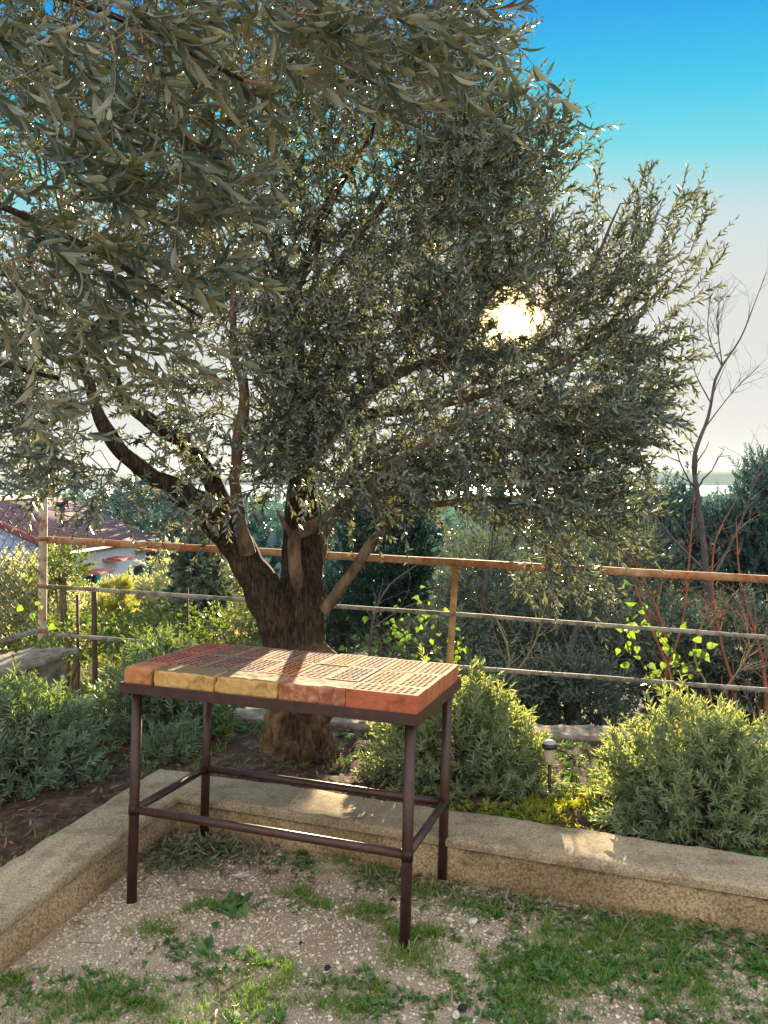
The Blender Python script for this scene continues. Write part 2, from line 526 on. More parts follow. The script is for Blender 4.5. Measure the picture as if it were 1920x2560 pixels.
M['roughcast'] = plaster_mat()
M['stone'] = noise_mat('stone', [(.3, (.10, .08, .06)), (.5, (.24, .19, .14)), (.7, (.40, .33, .25))], scale=14, detail=10, rough=.95, bstr=.8, bscale=50, bdist=.01)
M['white_stone'] = noise_mat('white_stone', [(.3, (.45, .40, .35)), (.7, (.66, .60, .54))], scale=30, rough=.8, bstr=.4, bscale=120)
M['red_stone'] = noise_mat('red_stone', [(.3, (.3, .15, .09)), (.7, (.5, .28, .18))], scale=30, rough=.8, bstr=.4, bscale=120)
M['charcoal'] = noise_mat('charcoal', [(.3, (.008, .008, .01)), (.7, (.04, .035, .035))], scale=30, rough=.7, bstr=.6, bscale=120)


def rust_mat(name, paint, rust_lo, rust_hi, lo, hi, scale=7, stretch=(1, 1, 1)):
    m, nt, b, out = new_mat(name)
    f = tex_noise(nt, scale, 9, .68, stretch=stretch)
    rc = ramp(nt, tex_noise(nt, 40, 6), [(.3, rust_lo), (.7, rust_hi)])
    pc = ramp(nt, tex_noise(nt, 25, 6), [(.3, tuple(v * .7 for v in paint)), (.6, paint)])
    k = ramp(nt, f, [(lo, (0, 0, 0)), (hi, (1, 1, 1))])
    c = mix(nt, k, pc, rc)
    nt.links.new(c, b.inputs['Base Color'])
    b.inputs['Roughness'].default_value = .75
    bump(nt, b, f, .4, .003)
    return m


M['rusty_rail'] = rust_mat('rusty_rail', (.52, .36, .22), (.20, .05, .015), (.46, .17, .05), .36, .56, 6)
M['post_paint'] = rust_mat('post_paint', (.62, .52, .40), (.22, .06, .02), (.42, .16, .06), .52, .62, 7)
M['right_post'] = rust_mat('right_post', (.55, .36, .17), (.24, .09, .03), (.44, .22, .08), .42, .62, 6)
M['flat_bar'] = rust_mat('flat_bar', (.34, .30, .26), (.07, .06, .055), (.2, .17, .13), .46, .56, 11)
M['wire'] = noise_mat('wire', [(.3, (.09, .07, .07)), (.7, (.2, .16, .14))], rough=.5, bstr=0, metallic=.3)
M['brown_paint'] = noise_mat('brown_paint', [(.34, (.022, .009, .008)), (.55, (.046, .015, .012)), (.68, (.062, .022, .015)), (.74, (.13, .05, .025))], scale=22, detail=10, rough=.47, bstr=.35, bscale=90, bdist=.002, spec=.55)
M['dark_iron'] = noise_mat('dark_iron', [(.3, (.03, .015, .015)), (.7, (.07, .035, .03))], rough=.7, bstr=0)


def brick_mat(name, stops, soot=(.16, .13, .12), s_lo=.5, s_hi=.68, top_only=True, seed=0, amount=.85):
    m, nt, b, out = new_mat(name)
    c = ramp(nt, tex_noise(nt, 38, 10, .78), stops)
    c = mix(nt, .8, c, ramp(nt, tex_noise(nt, 16, 9, .75, dist=.8), [(.36, (.38, .34, .30)), (.46, (1, 1, 1)), (.62, (1, 1, 1)), (.7, (1.25, 1.2, 1.15))]), 'MULTIPLY')
    c = mix(nt, .5, c, ramp(nt, tex_noise(nt, 6, 4), [(.35, (.6, .6, .6)), (.65, (1.15, 1.1, 1.05))]), 'MULTIPLY')
    oi = nt.nodes.new('ShaderNodeObjectInfo')
    mp = nt.nodes.new('ShaderNodeVectorMath'); mp.operation = 'ADD'
    tc = nt.nodes.new('ShaderNodeTexCoord')
    nt.links.new(tc.outputs['Object'], mp.inputs[0])
    nt.links.new(oi.outputs['Location'], mp.inputs[1])
    n = nt.nodes.new('ShaderNodeTexNoise'); n.inputs['Scale'].default_value = 11; n.inputs['Detail'].default_value = 7
    nt.links.new(mp.outputs[0], n.inputs['Vector'])
    k = ramp(nt, n.outputs['Fac'], [(s_lo, (0, 0, 0)), (s_hi, (amount, amount, amount))])
    if top_only:
        g = nt.nodes.new('ShaderNodeNewGeometry'); sp = nt.nodes.new('ShaderNodeSeparateXYZ')
        nt.links.new(g.outputs['Normal'], sp.inputs[0])
        k = mix(nt, 1.0, k, ramp(nt, sp.outputs[2], [(.6, (0, 0, 0)), (.8, (1, 1, 1))]), 'MULTIPLY')
    c = mix(nt, k, c, soot)
    nt.links.new(c, b.inputs['Base Color'])
    b.inputs['Roughness'].default_value = .9
    bump(nt, b, tex_noise(nt, 90, 8, .7), .5, .004)
    return m


M['hole_shade'] = noise_mat('hole_shade', [(.3, (.035, .016, .012)), (.7, (.08, .032, .022))], scale=30, rough=.95, bstr=0)  # hole walls coloured near-black, shade put into the colour to deepen them
M['red_brick'] = brick_mat('red_brick', [(.3, (.34, .085, .040)), (.7, (.46, .13, .06))], s_lo=.5, s_hi=.62, soot=(.12, .07, .055))
M['dusty_brick'] = brick_mat('dusty_brick', [(.3, (.21, .085, .06)), (.7, (.34, .165, .105))], s_lo=.40, s_hi=.58, soot=(.13, .10, .092))
M['crimson_brick'] = brick_mat('crimson_brick', [(.3, (.28, .07, .05)), (.7, (.40, .13, .09))], s_lo=.55, s_hi=.7)
M['orange_brick'] = brick_mat('orange_brick', [(.3, (.36, .115, .045)), (.7, (.47, .19, .07))], s_lo=.52, s_hi=.65, soot=(.14, .09, .07))
M['yellow_brick'] = brick_mat('yellow_brick', [(.3, (.36, .20, .06)), (.5, (.50, .31, .11)), (.7, (.60, .40, .16))], s_lo=.22, s_hi=.42, soot=(.10, .085, .055))
M['worn_brick'] = brick_mat('worn_brick', [(.3, (.22, .06, .035)), (.5, (.32, .11, .06)), (.62, (.46, .26, .16))], s_lo=.5, s_hi=.62, soot=(.42, .28, .17))
M['old_orange_brick'] = brick_mat('old_orange_brick', [(.3, (.34, .12, .045)), (.7, (.50, .24, .09))], s_lo=.4, s_hi=.6, soot=(.22, .11, .07))


# ------------------------------------------------------------------ land, sea, far shore
def grid_mesh(name, xs, ys, hf, keep=None, smooth=True):
    X, Y = np.meshgrid(xs, ys)
    Z = hf(X, Y)
    V = np.stack([X, Y, Z], -1).reshape(-1, 3)
    nx, ny = len(xs), len(ys)
    i = (np.arange(ny - 1)[:, None] * nx + np.arange(nx - 1)[None, :]).ravel()
    Q = np.stack([i, i + 1, i + nx + 1, i + nx], 1)
    if keep is not None:
        c = V[Q].mean(1)
        Q = Q[keep(c[:, 0], c[:, 1])]
    return np_mesh(name, V, Q.ravel(), np.full(len(Q), 4), None, smooth)


CORNER = np.array((-.914, 3.528))
WR = np.array((2.219, -.841)); WR = WR / np.linalg.norm(WR)       # direction of the right-hand wall
WL = np.array((-.292, -1.047)); WL = WL / np.linalg.norm(WL)       # direction of the left-hand wall
NR = np.array((-WR[1], WR[0])); NL = np.array((WL[1], -WL[0]))     # outward normals
THICK = .265


def wall_side(x, y):
    """>0 outside (bed side) of the low wall's inner face"""
    a = (x - CORNER[0]) * NR[0] + (y - CORNER[1]) * NR[1]
    b = (x - CORNER[0]) * NL[0] + (y - CORNER[1]) * NL[1]
    return np.maximum(a, b)


OUT = np.array([(-2.2, 5.2), (.415, 4.65), (2.09, 4.4), (7, 3.7)])   # line of the outer wall and fence
LEFTW = np.array([(-2.2, 5.2), (-2.62, 3.5), (-3.6, -.6)])            # line of the left boundary wall


def out_y(x):
    return np.interp(x, np.concatenate([[-9], OUT[:, 0]]), np.concatenate([[6.3], OUT[:, 1]]))


def left_x(y):
    return np.interp(y, LEFTW[::-1, 1], LEFTW[::-1, 0])


def terrain_h(x, y):
    d = np.maximum(0, y - out_y(x))
    z = np.where(d > 0, -.9 - .14 * np.minimum(d, 30) - .012 * np.clip(d - 30, 0, 700), -.3)
    dl = np.maximum(0, left_x(y) - .1 - x) * (y < 5.5)
    z = np.where(dl > 0, np.minimum(z, -.45 - .05 * np.minimum(dl, 30)), z)
    return z + .12 * vnoise(x, y, .3, 3) * (d > 0)


def geo(a, b, n):
    return a * (b / a) ** (np.arange(n + 1) / n)


xs = np.concatenate([-geo(12, 6000, 24)[::-1], np.linspace(-11.5, 11.5, 70), geo(12, 6000, 24)])
ys = np.concatenate([[-3000, -400, -60, -15, -6], np.linspace(-3, 14, 60), geo(15, 640, 30)])
terr = link('terrain', grid_mesh('terrain', xs, ys, terrain_h), noise_mat('terrain', [(.3, (.018, .026, .016)), (.5, (.04, .05, .026)), (.7, (.075, .08, .04))], scale=3, detail=12, rough=1, bstr=.8, bscale=20, bdist=.03))
tag(terr, kind='structure')


def sea_mat():
    m, nt, b, out = new_mat('sea')
    b.inputs['Base Color'].default_value = (.30, .38, .42, 1)
    b.inputs['Roughness'].default_value = .35
    bump(nt, b, tex_noise(nt, .05, 6, .6), .35, 1)
    return m


sea = link('sea', grid_mesh('sea', np.linspace(-14000, 14000, 30), np.linspace(300, 14900, 30), lambda x, y: x * 0 - 14.0), sea_mat())
tag(sea, kind='structure')


def hill_h(x, y):
    k = np.clip((y - 9000) / 900, 0, 1)
    back = np.clip((14000 - y) / 2500, 0, 1)
    ridge = 205 + 26 * vnoise(x, y, 1 / 2600., 5) + 7 * vnoise(x, y, 1 / 500., 6)
    ridge = ridge * np.interp(x, [-9000, -2500, 1500, 9000], [.55, .8, 1.0, 1.05])
    return -30 + ridge * np.sqrt(k * back)


hill = link('hills', grid_mesh('hills', np.linspace(-12000, 14000, 200), np.linspace(8900, 14500, 24), hill_h),
            noise_mat('far_hills', [(.3, (.05, .11, .10)), (.7, (.08, .15, .12))], scale=.002, rough=1, bstr=0))
tag(hill, kind='structure')


def gravel_h(x, y):
    return .012 * vnoise(x, y, 1.3, 11) + .006 * vnoise(x, y, 5, 12)


gr = link('gravel_ground', grid_mesh('gravel_ground', np.linspace(-5, 6, 276), np.linspace(-5, 4, 226), gravel_h,
          keep=lambda x, y: wall_side(x, y) < .12), M['gravel'])
tag(gr, kind='structure')


def soil_h(x, y):
    return .118 + .03 * vnoise(x, y, 2.2, 21) + .014 * vnoise(x, y, 7, 22) + .006 * vnoise(x, y, 21, 23)


sl = link('garden_soil', grid_mesh('garden_soil', np.linspace(-4.2, 6, 341), np.linspace(-2, 6, 267), soil_h,
          keep=lambda x, y: (wall_side(x, y) > .12) & (y < out_y(x)) & (x > left_x(y))), M['soil'])
tag(sl, kind='structure')


# ------------------------------------------------------------------ low garden wall (inner)
def prism_strip(pl, pr, z0, z1, step=.03, jit=.004, seed=0, bevel=.012, sag=0):
    """wall between two polylines, with worn edges; returns verts, quads"""
    V, Q = [], []
    pl, pr = np.array(pl, float), np.array(pr, float)
    samples = []
    for i in range(len(pl) - 1):
        n = max(1, int(np.linalg.norm(pl[i + 1] - pl[i]) / step))
        for k in range(n + (i == len(pl) - 2)):
            t = k / n
            samples.append((pl[i] * (1 - t) + pl[i + 1] * t, pr[i] * (1 - t) + pr[i + 1] * t))
    nz = max(2, int((z1 - z0) / .035))
    prof = [(0, z0 + (z1 - bevel - z0) * k / nz) for k in range(nz + 1)] + [(.004 / .265, z1 - bevel * .3), (.014 / .265, z1)]
    prof += [(t, z1) for t in (.25, .5, .75)]
    prof += [(1 - .014 / .265, z1), (1 - .004 / .265, z1 - bevel * .3)] + [(1, z0 + (z1 - bevel - z0) * (nz - k) / nz) for k in range(nz + 1)]
    m = len(prof)
    for a, b in samples:
        w = b - a
        u = w / np.linalg.norm(w)
        for t, z in prof:
            p = a + w * t
            q = Vector((p[0] * 7 + seed, p[1] * 7, z * 7))
            d = noise.noise(q) * jit + noise.noise(q * 4) * jit * .6
            edge = 1 if z < z1 - bevel * 1.5 else 2.0
            off = d * edge * (-1 if t < .5 else 1)
            V.append((p[0] + u[0] * off, p[1] + u[1] * off, z + (noise.noise(q * 2.2) * jit * 1.0 + noise.noise(q * .35) * jit * 1.5 if z > z1 - bevel * 2 else 0)))
    for i in range(len(samples) - 1):
        for k in range(m - 1):
            Q.append((i * m + k, (i + 1) * m + k, (i + 1) * m + k + 1, i * m + k + 1))
    Q.append(tuple(range(m))); Q.append(tuple(range((len(samples) - 1) * m, len(samples) * m))[::-1])
    return V, Q


def mitre(off):
    """corner of the L shifted outward by off"""
    A = np.array([NR, NL]); return CORNER + np.linalg.solve(A, np.array([off, off]))


def wall_lines(off):
    c = mitre(off)
    return [CORNER + NL * off + WL * 5.5, c, CORNER + NR * off + WR * 6.5]


gw = empty('garden_wall', (CORNER[0], CORNER[1], 0))
tag(gw, 'low ochre roughcast wall with a worn concrete top, behind the table', 'wall')
V, Q = prism_strip(wall_lines(.010), wall_lines(THICK - .01), -.1, .132, seed=3, jit=.007, bevel=.004)
link('wall_face', merge_parts('wall_face', [(V, Q)]), M['roughcast'], gw)
V, Q = prism_strip(wall_lines(-.006), wall_lines(THICK), .134, .168, seed=9, jit=.006, bevel=.014)
link('coping', merge_parts('coping', [(V, Q)]), M['concrete'], gw)


# ------------------------------------------------------------------ outer retaining wall and left boundary wall
def offset_line(P, d):
    P = np.array(P, float)
    T = np.gradient(P, axis=0); T = T / np.linalg.norm(T, axis=1)[:, None]
    return P + np.stack([-T[:, 1], T[:, 0]], 1) * d


ow = prism_strip(offset_line(OUT, -.11), offset_line(OUT, .11), -1.3, .135, seed=5, jit=.014, bevel=.02, step=.05)
o = link('retaining_wall', merge_parts('retaining_wall', [ow]), M['stone'])
tag(o, 'low rough stone wall under the rusty rail fence at the far side of the bed', 'wall')
lw = prism_strip(offset_line(LEFTW, -.14), offset_line(LEFTW, .14), -1.0, .42, seed=15, jit=.016, bevel=.02, step=.05)
bw = empty('boundary_wall', (-2.3, 4.8, 0))
tag(bw, 'raised dark wall capped with a flat pale slab at the left edge, under the tall painted post', 'wall')
link('wall_face', merge_parts('wall_face', [lw]), M['stone'], bw)
l2 = LEFTW.copy(); l2[0] = (-2.17, 5.33)
ls = prism_strip(offset_line(l2, -.16), offset_line(l2, .16), .425, .46, seed=25, jit=.012, bevel=.012, step=.05)
link('coping', merge_parts('coping', [ls]), M['stone'], bw)


# ------------------------------------------------------------------ bars and boxes
def bar_mesh(name, p0, p1, w, h, n=1, jit=0, roll=0):
    p0, p1 = np.array(p0, float), np.array(p1, float)
    d = nrm(p1 - p0)
    up = np.array((0, 0, 1.)) if abs(d[2]) < .9 else np.array((0, 1., 0))
    a = nrm(np.cross(d, up)); b = np.cross(a, d)
    V, Q = [], []
    e = min(w, h) * .14
    prof = [(-w / 2 + e, -h / 2), (w / 2 - e, -h / 2), (w / 2, -h / 2 + e), (w / 2, h / 2 - e), (w / 2 - e, h / 2), (-w / 2 + e, h / 2), (-w / 2, h / 2 - e), (-w / 2, -h / 2 + e)]
    for i in range(n + 1):
        t = i / n
        c = p0 * (1 - t) + p1 * t
        if 0 < i < n and jit: c = c + np.array((0, 0, random.uniform(-jit, jit)))
        for x, y in prof: V.append(c + a * x + b * y)
    for i in range(n):
        for k in range(8):
            j = (k + 1) % 8
            Q.append((i * 8 + k, (i + 1) * 8 + k, (i + 1) * 8 + j, i * 8 + j))
    Q.append(tuple(range(8))[::-1]); Q.append(tuple(range(n * 8, n * 8 + 8)))
    return merge_parts(name, [(V, Q)], smooth=False)


def rod_mesh(name, p0, p1, r, sides=16, n=1, wob=0):
    pts = [(*(np.array(p0) * (1 - t) + np.array(p1) * t), r) for t in np.linspace(0, 1, n + 1)]
    V, Q = skin_path(np.array(pts, float), sides)
    Q.append(tuple(range(sides))[::-1]); Q.append(tuple(range(n * sides, (n + 1) * sides)))
    me = merge_parts(name, [(V, Q)], smooth=True)
    sm = np.ones(len(me.polygons), bool); sm[-2:] = False
    me.polygons.foreach_set('use_smooth', sm)
    return me


# rail fence along the outer wall
fn = empty('rail_fence', (.41, 4.65, .13))
tag(fn, 'rusty iron railing with a thick top rail and two thin grey bars', 'fence')
def fp(px, py, Y): return at(px, py, Y)
PL = (90, 5.2); PR = (985, 4.65); PE = (1659, 4.4); PX = (2300, 4.0)
for nm, ys_, w, h, mt in (('top_rail', (1165, 1215, 1252, 1290), .030, .042, 'rusty_rail'),
                          ('lower_rail', (1266, 1327, 1377, 1430), .012, .024, 'flat_bar'),
                          ('lower_rail', (1368, 1441, 1491, 1545), .012, .024, 'flat_bar')):
    pts = [fp(PL[0], ys_[0], PL[1]), fp(PR[0], ys_[1], PR[1]), fp(PE[0], ys_[2], PE[1]), fp(PX[0], ys_[3], PX[1])]
    V, Q = [], []
    parts = []
    ms = []
    for a, b in zip(pts[:-1], pts[1:]):
        me_ = bar_mesh('x', a, b, w, h, 10, .0015)
        v = [tuple(q.co) for q in me_.vertices]; f = [tuple(p.vertices) for p in me_.polygons]
        parts.append((v, f)); bpy.data.meshes.remove(me_)
    link(nm, merge_parts(nm, parts, smooth=False), M[mt], fn)
c0 = at(984, 1222, 4.68); c1 = c0.copy(); c1[2] = .12; c1[0] -= .05
link('post', bar_mesh('post', c1, c0, .036, .036, 4), M['right_post'], fn)
c0 = at(2300, 1290, 4.03); c1 = c0.copy(); c1[2] = .12
link('post', bar_mesh('post', c1, c0, .036, .036, 4), M['right_post'], fn)

# tall corner post with the chain-link side fence
cf = empty('chain_link_fence', (-2.2, 5.2, .47))
tag(cf, 'chain-link fence with a pale rust-speckled corner post at the left edge of the picture', 'fence')
pt0 = at(91, 1400, 5.17); pt1 = at(94, 1068, 5.17)
post = link('post', rod_mesh('post', pt0, pt1, .026, 16, 6), M['post_paint'], cf)
for py in (1164, 1265, 1362):
    q = at(92, py, 5.17)
    cl = link('clamp', rod_mesh('clamp', q - (0, 0, .012), q + (0, 0, .012), .0315, 14), M['rusty_rail'], post, False)
nd = LEFTW[1] - LEFTW[0]; nd = nd / np.linalg.norm(nd)
A0 = np.array((pt1[0] - .02, pt1[1])); 
def cfp(s, z): return np.array((A0[0] + nd[0] * s, A0[1] + nd[1] * s, z))
link('top_pipe', rod_mesh('top_pipe', cfp(.0, pt1[2] - .02), cfp(2.6, pt1[2] - .02), .02, 12, 4), M['post_paint'], cf)
link('lower_rail', bar_mesh('lower_rail', cfp(.03, .60), cfp(2.6, .60), .014, .03, 6, .001), M['flat_bar'], cf)
link('post', rod_mesh('post', cfp(2.6, .4), cfp(2.6, pt1[2]), .026, 14), M['post_paint'], cf)
segs = []
cell, zt_, zb_ = .085, pt1[2] - .03, .60
Hh = zt_ - zb_
for k in range(int(-Hh / cell), int(2.6 / cell)):
    for sgn in (1, -1):
        s0 = k * cell if sgn > 0 else k * cell + Hh
        n = int(Hh / (cell / 2))
        for j in range(n):
            sa, sb = s0 + sgn * j * cell / 2, s0 + sgn * (j + 1) * cell / 2
            if min(sa, sb) < 0 or max(sa, sb) > 2.6: continue
            segs.append((cfp(sa, zb_ + j * cell / 2), cfp(sb, zb_ + (j + 1) * cell / 2), .0030, .0030))
link('wire_mesh', tube_mesh('wire_mesh', segs, 4), M['wire'], cf)
segs = [(cfp(0, z), cfp(2.6, z), .0022, .0022) for z in (zb_ + .25, zb_ + .55)]
link('tension_wire', tube_mesh('tension_wire', segs, 5), M['wire'], cf)

# ------------------------------------------------------------------ table
TY = .3168
e1 = np.array((-math.cos(TY), math.sin(TY), .0166)); e1 /= np.linalg.norm(e1)
e2 = np.array((math.sin(TY), math.cos(TY), -.0391)); e2 -= e1 * (e1 @ e2); e2 /= np.linalg.norm(e2)
e3 = np.cross(e2, e1)
if e3[2] < 0: e3 = -e3
TM = Matrix(((-e1[0], e2[0], e3[0], .0861), (-e1[1], e2[1], e3[1], 2.5604), (-e1[2], e2[2], e3[2], 0), (0, 0, 0, 1)))
ZT = .8528; BH = .065; TD = .605
tb = empty('table'); tb.matrix_world = TM
tb.location = TM.to_translation(); tb.rotation_euler = TM.to_euler()
tag(tb, 'dark brown welded pipe table carrying a top of loose bricks on the gravel', 'table')


def tpart(name, me, mat):
    o = bpy.data.objects.new(name, me); me.materials.append(mat); COL.objects.link(o); o.parent = tb
    return o


zf = ZT - BH
g_ = .008
# angle iron frame: vertical flange outside, bottom flange inside, mitred
def angle_frame():
    bm = bmesh.new()
    x0, x1, y0, y1 = -1.125 - g_, g_, -g_, TD + g_
    up, dn, t = .008, -.030, .005
    def ring(off, z):
        return [bm.verts.new(v) for v in ((x0 + off, y0 + off, z), (x1 - off, y0 + off, z), (x1 - off, y1 - off, z), (x0 + off, y1 - off, z))]
    prof = [(0, zf + up), (0, zf + dn), (t + .002, zf + dn - .0), (t, zf - .006), (.04, zf - .006), (.04, zf - .001), (t, zf - .001), (t, zf + up)]
    rs = [ring(o_, z_) for o_, z_ in prof]
    for i in range(len(rs)):
        a, b = rs[i], rs[(i + 1) % len(rs)]
        for k in range(4):
            j = (k + 1) % 4
            bm.faces.new((a[k], a[j], b[j], b[k]))
    bmesh.ops.recalc_face_normals(bm, faces=bm.faces)
    bmesh.ops.bevel(bm, geom=[e for e in bm.edges if e.calc_face_angle(0) > 1.2], offset=.0012, segments=1, affect='EDGES')
    me = bpy.data.meshes.new('frame'); bm.to_mesh(me); bm.free()
    return me


fr = tpart('frame', angle_frame(), M['brown_paint'])
# crossbars carrying the bricks
for v in (.12, .30, .48):
    tpart('crossbar', bar_mesh('crossbar', (-1.12, v, zf - .018), (0, v, zf - .018), .025, .02), M['brown_paint'])
LU = (.0326, 1.0876); LV = (.04, .551); ZR = .3187
for u in LU:
    for v in LV:
        bot = -.03
        tpart('leg', rod_mesh('leg', (-u, v, bot), (-u, v, zf - .008), .0185, 20), M['brown_paint'])
for (a, b) in (((LU[0], LV[0]), (LU[1], LV[0])), ((LU[0], LV[1]), (LU[1], LV[1])), ((LU[0], LV[0]), (LU[0], LV[1])), ((LU[1], LV[0]), (LU[1], LV[1]))):
    st = tpart('stretcher', rod_mesh('stretcher', (-a[0], a[1], ZR), (-b[0], b[1], ZR), .0155, 18), M['brown_paint'])
    for q in (a, b):
        o = bpy.data.objects.new('weld', rod_mesh('weld', (0, 0, -.0175), (0, 0, .0175), .0205, 14)); o.data.materials.append(M['brown_paint'])
        COL.objects.link(o); o.parent = st; o.location = (-q[0], q[1], ZR)


def hollow_brick(name, lx, ly, h, nx, ny, hx, hy, mg=.012, lozenge=False):
    bm = bmesh.new()
    X0, Y0 = -lx / 2, -ly / 2
    gx, gy_ = (lx - 2 * mg) / nx, (ly - 2 * mg) / ny
    cache = {}
    def vt(x, y, z=0):
        k = (round(x, 5), round(y, 5), round(z, 5))
        if k not in cache: cache[k] = bm.verts.new((x, y, z))
        return cache[k]
    for i in range(nx):
        for j in range(ny):
            cx, cy = X0 + mg + gx * (i + .5), Y0 + mg + gy_ * (j + .5)
            jx, jy = random.uniform(-.0006, .0006), random.uniform(-.0006, .0006)
            sq = [(1, 0), (1, 1), (0, 1), (-1, 1), (-1, 0), (-1, -1), (0, -1), (1, -1)]
            outer = [vt(cx + a * gx / 2, cy + b * gy_ / 2) for a, b in sq]
            inner, low = [], []
            for k in range(8):
                t = k * math.pi / 4
                dia = 1 if not lozenge else (1.0 if k % 2 == 0 else .78)
                sh = (.9 if j % 2 else -.9) * (gx - hx) * .25 if nx < ny else 0
                sv = (.9 if i % 2 else -.9) * (gy_ - hy) * .25 if nx > ny else 0
                x, y = cx + jx + sh + math.cos(t) * hx / 2 * dia, cy + jy + sv + math.sin(t) * hy / 2 * dia
                inner.append(bm.verts.new((x, y, -.0004))); low.append(bm.verts.new((x, y, -h + .004)))
            for k in range(8):
                j2 = (k + 1) % 8
                bm.faces.new((outer[k], outer[j2], inner[j2], inner[k]))
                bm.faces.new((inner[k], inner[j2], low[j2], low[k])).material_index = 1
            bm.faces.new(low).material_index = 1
    # rim strips
    x1, y1 = -X0, -Y0
    e = .0016
    R0 = [(X0 + mg, Y0 + mg), (x1 - mg, Y0 + mg), (x1 - mg, y1 - mg), (X0 + mg, y1 - mg)]
    R1 = [(X0 + e, Y0 + e), (x1 - e, Y0 + e), (x1 - e, y1 - e), (X0 + e, y1 - e)]
    R2 = [(X0, Y0), (x1, Y0), (x1, y1), (X0, y1)]
    a = [bm.verts.new((*p, 0)) for p in R0]; b = [bm.verts.new((*p, 0)) for p in R1]
    c = [bm.verts.new((*p, -e)) for p in R2]; d = [bm.verts.new((*p, -h)) for p in R2]
    for k in range(4):
        j = (k + 1) % 4
        bm.faces.new((b[k], b[j], a[j], a[k])); bm.faces.new((c[k], c[j], b[j], b[k])); bm.faces.new((d[k], d[j], c[j], c[k]))
    bm.faces.new(d[::-1])
    bm.normal_update()
    me = bpy.data.meshes.new(name); bm.to_mesh(me); bm.free()
    return me


def solid_brick(name, lx, ly, h, rough, seed, chips=()):
    bm = bmesh.new()
    nx, ny, nz = int(lx / .007), int(ly / .007), int(h / .007)
    bmesh.ops.create_cube(bm, size=1)
    bmesh.ops.scale(bm, vec=(lx, ly, h), verts=bm.verts)
    def cut(ax, n, l):
        for k in range(1, n):
            co = [0, 0, 0]; no = [0, 0, 0]; co[ax] = -l / 2 + l * k / n; no[ax] = 1
            bmesh.ops.bisect_plane(bm, geom=bm.verts[:] + bm.edges[:] + bm.faces[:], plane_co=co, plane_no=no)
    cut(0, nx, lx); cut(1, ny, ly); cut(2, nz, h)
    ex, ey, ez = lx / 2, ly / 2, h / 2
    r0 = .005 * rough + .0025
    for v in bm.verts:
        p = v.co.copy()
        q = Vector((max(-ex + r0, min(ex - r0, p.x)), max(-ey + r0, min(ey - r0, p.y)), max(-ez + r0, min(ez - r0, p.z))))
        d = p - q
        if d.length > 1e-6:
            rr = r0 * (1 + .5 * noise.noise(p * 28 + Vector((seed, 0, 0))))
            v.co = q + d.normalized() * min(rr, r0)
        nn = noise.noise(p * 45 + Vector((seed, 3, 0))) * .0018 * rough + noise.noise(p * 100 + Vector((seed, 3, 0))) * .0011 * rough + noise.noise(p * 12 + Vector((seed, 9, 0))) * .0018 * rough
        v.co += (d.normalized() if d.length > 1e-6 else Vector()) * nn
        for (cx, cy, cz, cr) in chips:
            dd = (v.co - Vector((cx * ex, cy * ey, cz * ez)))
            if dd.length < cr:
                v.co += Vector((-cx, -cy, -cz)).normalized() * (cr - dd.length) * .6
        v.co.z -= ez
    for f in bm.faces: f.smooth = True
    me = bpy.data.meshes.new(name); bm.to_mesh(me); bm.free()
    return me


me_h = {m: hollow_brick('hollow_brick', .1215, .2375, BH, 5, 9, .0158, .0168) for m in ('dusty_brick', 'crimson_brick', 'orange_brick')}
me_l = {m: hollow_brick('hollow_brick', .1215, .2375, BH, 4, 8, .0215, .0188, lozenge=True) for m in ('dusty_brick', 'crimson_brick')}
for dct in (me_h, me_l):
    for m, me in dct.items(): me.materials.append(M[m]); me.materials.append(M['hole_shade'])


def place_brick(name, me, u, v, label, cat='brick', group=None, rz=0, dz=0):
    o = bpy.data.objects.new(name, me)
    COL.objects.link(o)
    o.matrix_world = TM @ Matrix.Translation((-u, v, ZT + dz)) @ Matrix.Rotation(rz, 4, 'Z')
    L = TM @ Matrix.Translation((-u, v, ZT + dz)) @ Matrix.Rotation(rz, 4, 'Z')
    o.location = L.to_translation(); o.rotation_euler = L.to_euler()
    tag(o, label, cat, group)
    return o


def with_mat(me, m):
    me.materials.append(M[m]); return me


fb = hollow_brick('hollow_brick', .2475, .119, BH, 9, 4, .0165, .0155)
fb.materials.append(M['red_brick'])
place_brick('hollow_brick', with_mat(fb, 'hole_shade'), .125, .0595, 'clean bright red brick full of holes at the near right corner of the table top', group=None, dz=.002)
place_brick('solid_brick', with_mat(solid_brick('solid_brick', .247, .119, BH, .9, 1., [(.35, -1, 1, .02), (.6, -1, .8, .016), (-.8, -1, 1, .012)]), 'worn_brick'), .375, .0595, 'solid red brick with a scraped pale edge, beside the bright red holed brick')
place_brick('solid_brick', with_mat(solid_brick('solid_brick', .245, .119, BH * .98, 1.2, 5., [(-1, -1, .6, .022), (.2, -1, 1, .012), (1, -1, .2, .014)]), 'yellow_brick'), .625, .060, 'solid yellow brick in the middle of the front row of bricks')
place_brick('solid_brick', with_mat(solid_brick('solid_brick', .243, .119, BH, 1.2, 11., [(1, -1, -.3, .02), (-.2, -1, 1, .010)]), 'yellow_brick'), .8725, .060, 'solid yellow brick with dark mossy top, beside the orange half brick', rz=.012)
place_brick('half_brick', with_mat(solid_brick('half_brick', .117, .119, BH, .8, 17., [(-1, -1, 1, .014)]), 'old_orange_brick'), 1.0625, .060, 'orange half brick at the near left corner of the table top')
ordn = ['first', 'second', 'third', 'fourth', 'fifth', 'sixth', 'seventh', 'eighth', 'ninth']
